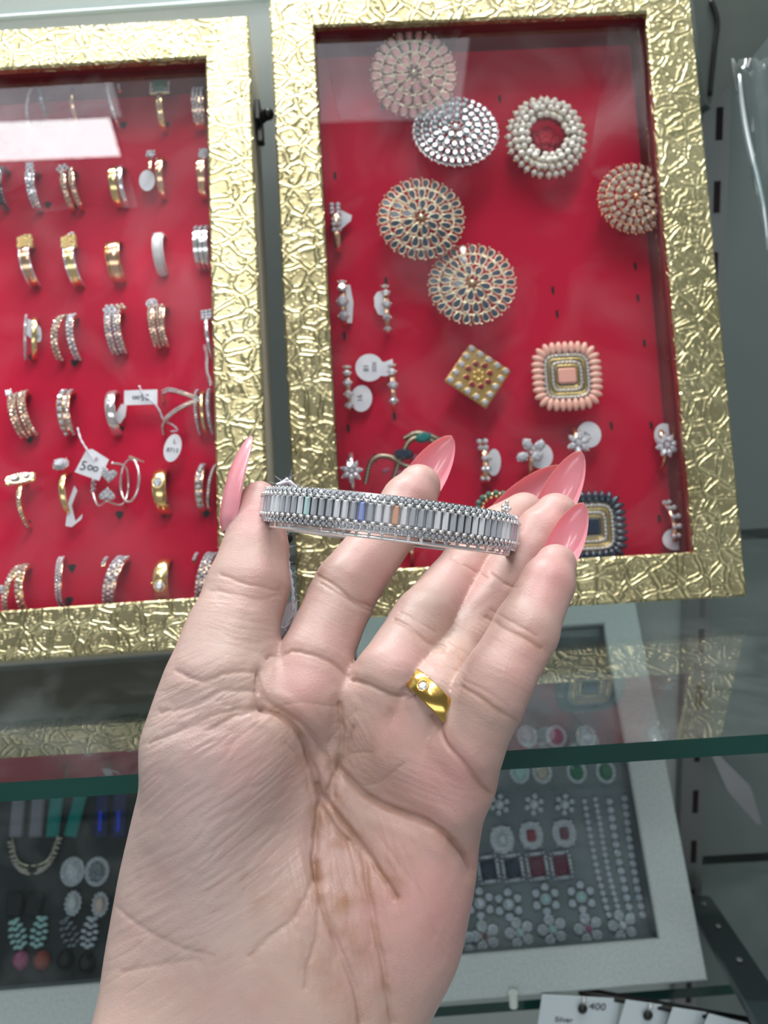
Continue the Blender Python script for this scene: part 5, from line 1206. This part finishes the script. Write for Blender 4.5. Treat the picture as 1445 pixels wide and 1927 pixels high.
def leaf_ear(px, py, lb, sm, spin):
    t = ear(LLM, px, py, lb, spin); m = MB(); m2 = MB()
    for j in range(5):
        for sg in (-1, 0, 1):
            w_ = (1-abs(j-1.6)/4.2)*3.4; x, y = sg*w_, (j-2)*3.0+abs(sg)*1.0; m.gem((x, y, 1.8), 1.7, 1.1, .9, 8, M=None); m2.sph((x, y, 1.0), (1.5, 1.1, .6), 8, 4)
    m.build('leaf_stones', sm, t); m2.build('setting', SILVER, t, True)
leaf_ear(33, 1760, 'leaf-shaped greenish crystal cluster earring, left of the pair', PALE, 20); leaf_ear(73, 1756, 'leaf-shaped greenish crystal cluster earring, right of the pair', PALE, -8)
leaf_ear(131, 1757, 'leaf-shaped grey crystal cluster earring, left of the pair', GREYST, 28); leaf_ear(168, 1757, 'leaf-shaped grey crystal cluster earring, right of the pair', DIAMOND, -8)
for px, py, lb, sm in ((38, 1808, 'pink stone earring in the bottom row, left of the pair', PINKST), (78, 1808, 'rust red stone earring in the bottom row, right of the pair', P('rust_stone', (.28, .06, .04), .2)), (122, 1806, 'black oval earring in the bottom row, left of the pair', BLK), (162, 1812, 'black oval earring in the bottom row, right of the pair', BLK)):
    t = ear(LLM, px, py, lb, 20); MB().gem((0, 0, 1.2), 4.4, 4.8, 2.6, 9, .5).build('faceted_stone', sm, t); base_plate(t, 4, 4.4, BLACK, (.2, 1))

# ------------------------------------------------------------------ cabinet fittings on the right
xa = up(1316, 1300, WALL_Y-8)[0]
m = MB().box((xa-9, WALL_Y-9, -420), (xa+5, WALL_Y-.2, 560)); t = thing('shelf_upright', 'grey slotted steel upright on the cabinet back, right of the boxes', 'shelf upright', mat4((0, 0, 0)))
m.build('steel_channel', STEEL, t); first = None
Ms = [mat4((xa-.5, WALL_Y-9.2, z)) for z in np.arange(-300, 500, 34)]
multi(MB().box((-1.6, -.2, -7.5), (1.6, .3, 7.5)), 'slot', SLIT, t, Ms)
# bracket running forward under the lower shelf end, ending near the camera
b0 = up(1312, 1690, WALL_Y-10); b1 = up(1480, 1965, 235.0)
def plank(a, b, w, h, name, mat, parent=None, r=.8):
    a, b = np.asarray(a, float), np.asarray(b, float); d = b-a; L = np.linalg.norm(d); R = frame_of(d, (0, 0, 1)); m = MB(); m.bbox((-w/2, 0, -h/2), (w/2, L, h/2), r, mat4(a, R)); return m.build(name, mat, parent, org=a)
bk = thing('shelf_bracket', 'dark painted steel bracket slanting to the lower right beside the grey box', 'shelf bracket', mat4(b0))
o = plank(b0, b1, 16, 4, 'arm', P('dark_teal_paint', (.018, .03, .034), .4)); o.parent = bk; o.location = (0, 0, 0)
multi(MB().sph((0, 0, 0), (1.6, 1.6, .8), 10, 6), 'screw_head', STEEL, bk, [mat4((b1-b0)*k+np.array([0, 0, 3.6])) for k in (.12, .34, .6)], True)
# side glass pane and panel beyond the bracket
w = MB().box((xa+62, 150, -420), (xa+65, WALL_Y, 560)).build('wall_right', WALL); struct(w)
# leaning white card in plastic at the right under the shelf
def sheet(px_poly, ys, thick, name, mat, label, cat, parts='sheet'):
    pts = [up(x, y, yy) for (x, y), yy in zip(px_poly, ys)]; o = np.mean(pts, 0); n = np.cross(pts[1]-pts[0], pts[2]-pts[0]); n /= np.linalg.norm(n)
    m = MB().loft([[p-o for p in pts], [p-o+n*thick for p in pts]]); return tag(m.build(name, mat, None, loc=o), label, cat)
CARD = varied(P('grey_white_card', (.30, .30, .32), .5), (.25, .25, .27), 20, 2)
sheet([(1338, 1418), (1352, 1420), (1412, 1480), (1434, 1552), (1424, 1550), (1370, 1490)], [400]*6, .8, 'plastic_card', CARD, 'bent greyish white card standing under the shelf at the right edge', 'card')
# hanging cards at the bottom
rl = thing('hanging_rail', 'black metal rail slanting across the lower right corner', 'rail', mat4(up(1088, 1864, 326)))
a_, b_ = up(1088, 1864, 326), up(1450, 1930, 300); o = plank(a_, b_, 4, 3.2, 'bar', BLACK); o.parent = rl; o.location = (0, 0, 0)
CREAM = P('white_earring_card', (.62, .70, .74), .6)
for k, (x0, y0, x1, y1, lb, tx) in enumerate(((1020, 1872, 1168, 1880, 'white earring card handwritten 400 with a black stone stud, bottom edge', '400'), (1178, 1882, 1262, 1894, 'white earring card hanging second from the left at the bottom edge', None), (1266, 1896, 1330, 1906, 'white earring card hanging third from the left at the bottom edge', None), (1334, 1908, 1440, 1934, 'white earring card at the lower right corner', None))):
    yy = 319-k*6; a, b = up(x0, y0, yy), up(x1, y1, yy); d = b-a; L = np.linalg.norm(d); X = d/L; Z = np.cross(X, [0, 1, 0]); Z = Z/np.linalg.norm(Z); Z = Z if Z[2] > 0 else -Z; Yn = np.cross(Z, X)
    M = mat4(a, np.column_stack([X, Yn, Z])); t = thing('earring_card', lb, 'card', M)
    MB().bbox((0, 0, -60), (L, .5, 0), .15).build('card', CREAM, t)
    if tx: text_part(t, tx, 5.5, mat4((L*.72, -.3, -5), np.column_stack([(1, 0, 0), (0, 0, 1), (0, -1, 0)]))); text_part(t, 'Silver', 4, mat4((L*.32, -.3, -13.5), np.column_stack([(1, 0, 0), (0, 0, 1), (0, -1, 0)])))
    if k < 2:
        m = MB(); m.tube([(L*.52, -1.4, 1.5), (L*.52, -1.6, -3.0)], .7, 8); m.build('silver_hook', SILVER, t, True); MB().sph((L*.52, -1.8, -5.2), (2.4, 1.4, 2.6), 12, 8).build('black_stone', BLK, t, True)
t = thing('drop_bead', 'small clear glass bead hanging just below the grey box', 'bead', mat4(up(966, 1882, 318))); m = MB(); m.tube([(0, 0, 4), (0, 0, -3.4)], [2.4, 2.1], 10); m.build('glass_bead', P('clear_bead', (.60, .66, .62), .1, 0, Coat_Weight=1.0), t, 40)
# ------------------------------------------------------------------ upper right: leaning grey case and a clear packet
pts = [(1300, -30), (1460, -30), (1460, 52), (1338, 204), (1328, 196)]
P3 = [up(x, y, 396) for x, y in pts]; o = P3[4]; m = MB().loft([[p-o for p in P3], [p-o+np.array([0, 30, 0]) for p in P3]])
t = thing('fabric_case', 'dark grey-green fabric case hanging in the upper right corner', 'case', mat4(o)); m.build('case_shell', varied(P('grey_green_cloth', (.075, .09, .085), .8), (.12, .14, .125), 12, 3), t)
q = [up(1302+i*1.0, y, 394)-o for i, y in enumerate((-30, 20, 70, 110, 150, 190))]; MB().tube(crv([up(1338, 0, 394.6)-o, up(1350, 40, 394.6)-o, up(1345, 90, 394.6)-o, up(1336, 180, 394.6)-o], 5), 1.1, 8).build('seam', BLACK, t, True)
PLAS = pane('clear_plastic', (.90, .93, .93), 1.7, .05, rough=.05)
rs = np.random.RandomState(8); cols = []
for i, y in enumerate(np.linspace(110, 560, 16)):
    row = []
    for j, f in enumerate(np.linspace(0, 1, 9)):
        x = 1376+(y-110)*.17+f*95; row.append(up(x, y, 372+5*sin(f*9+y*.012)+3*sin(y*.03+f*3)))
    cols.append(row)
o = cols[0][0]; V_ = np.array(cols).reshape(-1, 3)-o; fs = [(i*9+j, i*9+j+1, i*9+j+10, i*9+j+9) for i in range(15) for j in range(8)]
t = thing('plastic_packet', 'crinkled clear plastic packet hanging at the right edge', 'packet', mat4(o)); ob = MB().add(V_, fs).build('film', PLAS, t, True); md = ob.modifiers.new('thick', 'SOLIDIFY'); md.thickness = .0003
m = MB(); ed = [up(1390+(y-140)*.165+4*sin(y*.02), y, 369) for y in np.linspace(140, 470, 14)]; m.tube(np.array(ed)-o, [.5+.8*sin(i/13*pi) for i in range(14)], 8); m.build('highlight_streak', stone('pale_highlight_plastic', (.75, .82, .84), .3, .06), t, True)  # pale tube stands in for the bright highlight down the packet
# black clasps between the gold boxes and hinge knobs
def clasp(B, u, v, label, sgn=1, par=None):
    t = par; m = MB(); m.bbox((u, v-5, -20), (u+sgn*2.4, v+5, -8) if sgn > 0 else (u, v+5, -8), .5) if sgn > 0 else m.bbox((u-2.4, v-5, -20), (u, v+5, -8), .5)
    m.tube([(u+sgn*1.2, v, -14), (u+sgn*5.2, v, -12)], [3.0, 2.2], 12); m.sph((u+sgn*5.4, v, -12), 2.6, 12, 8); m.bbox((min(u, u+sgn*3.0), v-13, -16), (max(u, u+sgn*3.0), v-4, -12), .6)
    m.build('clasp', BLACK, t, 40)
clasp(LM, 0.1, 226, '', 1, left_box); clasp(LM, .1, 40, '', 1, left_box); clasp(RM, RW-14, 232, '', 1, right_box); clasp(RM, RW-14, 38, '', 1, right_box)

# crumpled film lying on the glass of the gold boxes
FILM = pane('crumpled_film', (.93, .94, .95), 1.45, .11, rough=.10)
def film(B, px_poly, label, seed):
    rs = np.random.RandomState(seed); gn = 14; (a, b, c, d) = [np.array(on_board(B, x, y, -5.2)) for x, y in px_poly]; V_ = []
    for i in range(gn+1):
        for j in range(gn+1):
            s_, t_ = i/gn, j/gn; p = (a*(1-s_)+b*s_)*(1-t_)+(d*(1-s_)+c*s_)*t_; w_ = 1.0*sin(s_*pi)
            q = p+np.array([sin(t_*11+seed)*1.2, sin(s_*9+seed)*1.0])*w_; V_.append((q[0], q[1], -5.0+.5*abs(sin(s_*5+t_*7+seed))+.35*abs(sin(s_*13-t_*9))+.1*rs.rand()))
    o = np.array([V_[0][0], V_[0][1], 0]); fs = [(i*(gn+1)+j, (i+1)*(gn+1)+j, (i+1)*(gn+1)+j+1, i*(gn+1)+j+1) for i in range(gn) for j in range(gn)]
    t = thing('plastic_film', label, 'film', B @ mat4(o)); MB().add(np.array(V_)-o, fs).build('film_sheet', FILM, t, True)
film(LM, ((-40, 150), (190, 140), (262, 392), (-40, 400)), 'crumpled clear film lying on the upper left of the left box glass', 1)
film(RM, ((602, 66), (868, 58), (800, 232), (640, 225)), 'crumpled clear film lying on the top left of the right box glass', 4)
film(RM, ((1145, 50), (1208, 46), (1222, 380), (1105, 330)), 'narrow clear film lying on the top right of the right box glass', 7)
a_, b_ = up(-30, 36, WALL_Y-2), up(520, -3, WALL_Y-2); a_, b_ = a_+(a_-b_)*.9, b_+(b_-a_)*.22; o = plank(a_, b_, 3, 2.2, 'trim_1', P('pale_trim', (.42, .5, .5), .4)); struct(o)
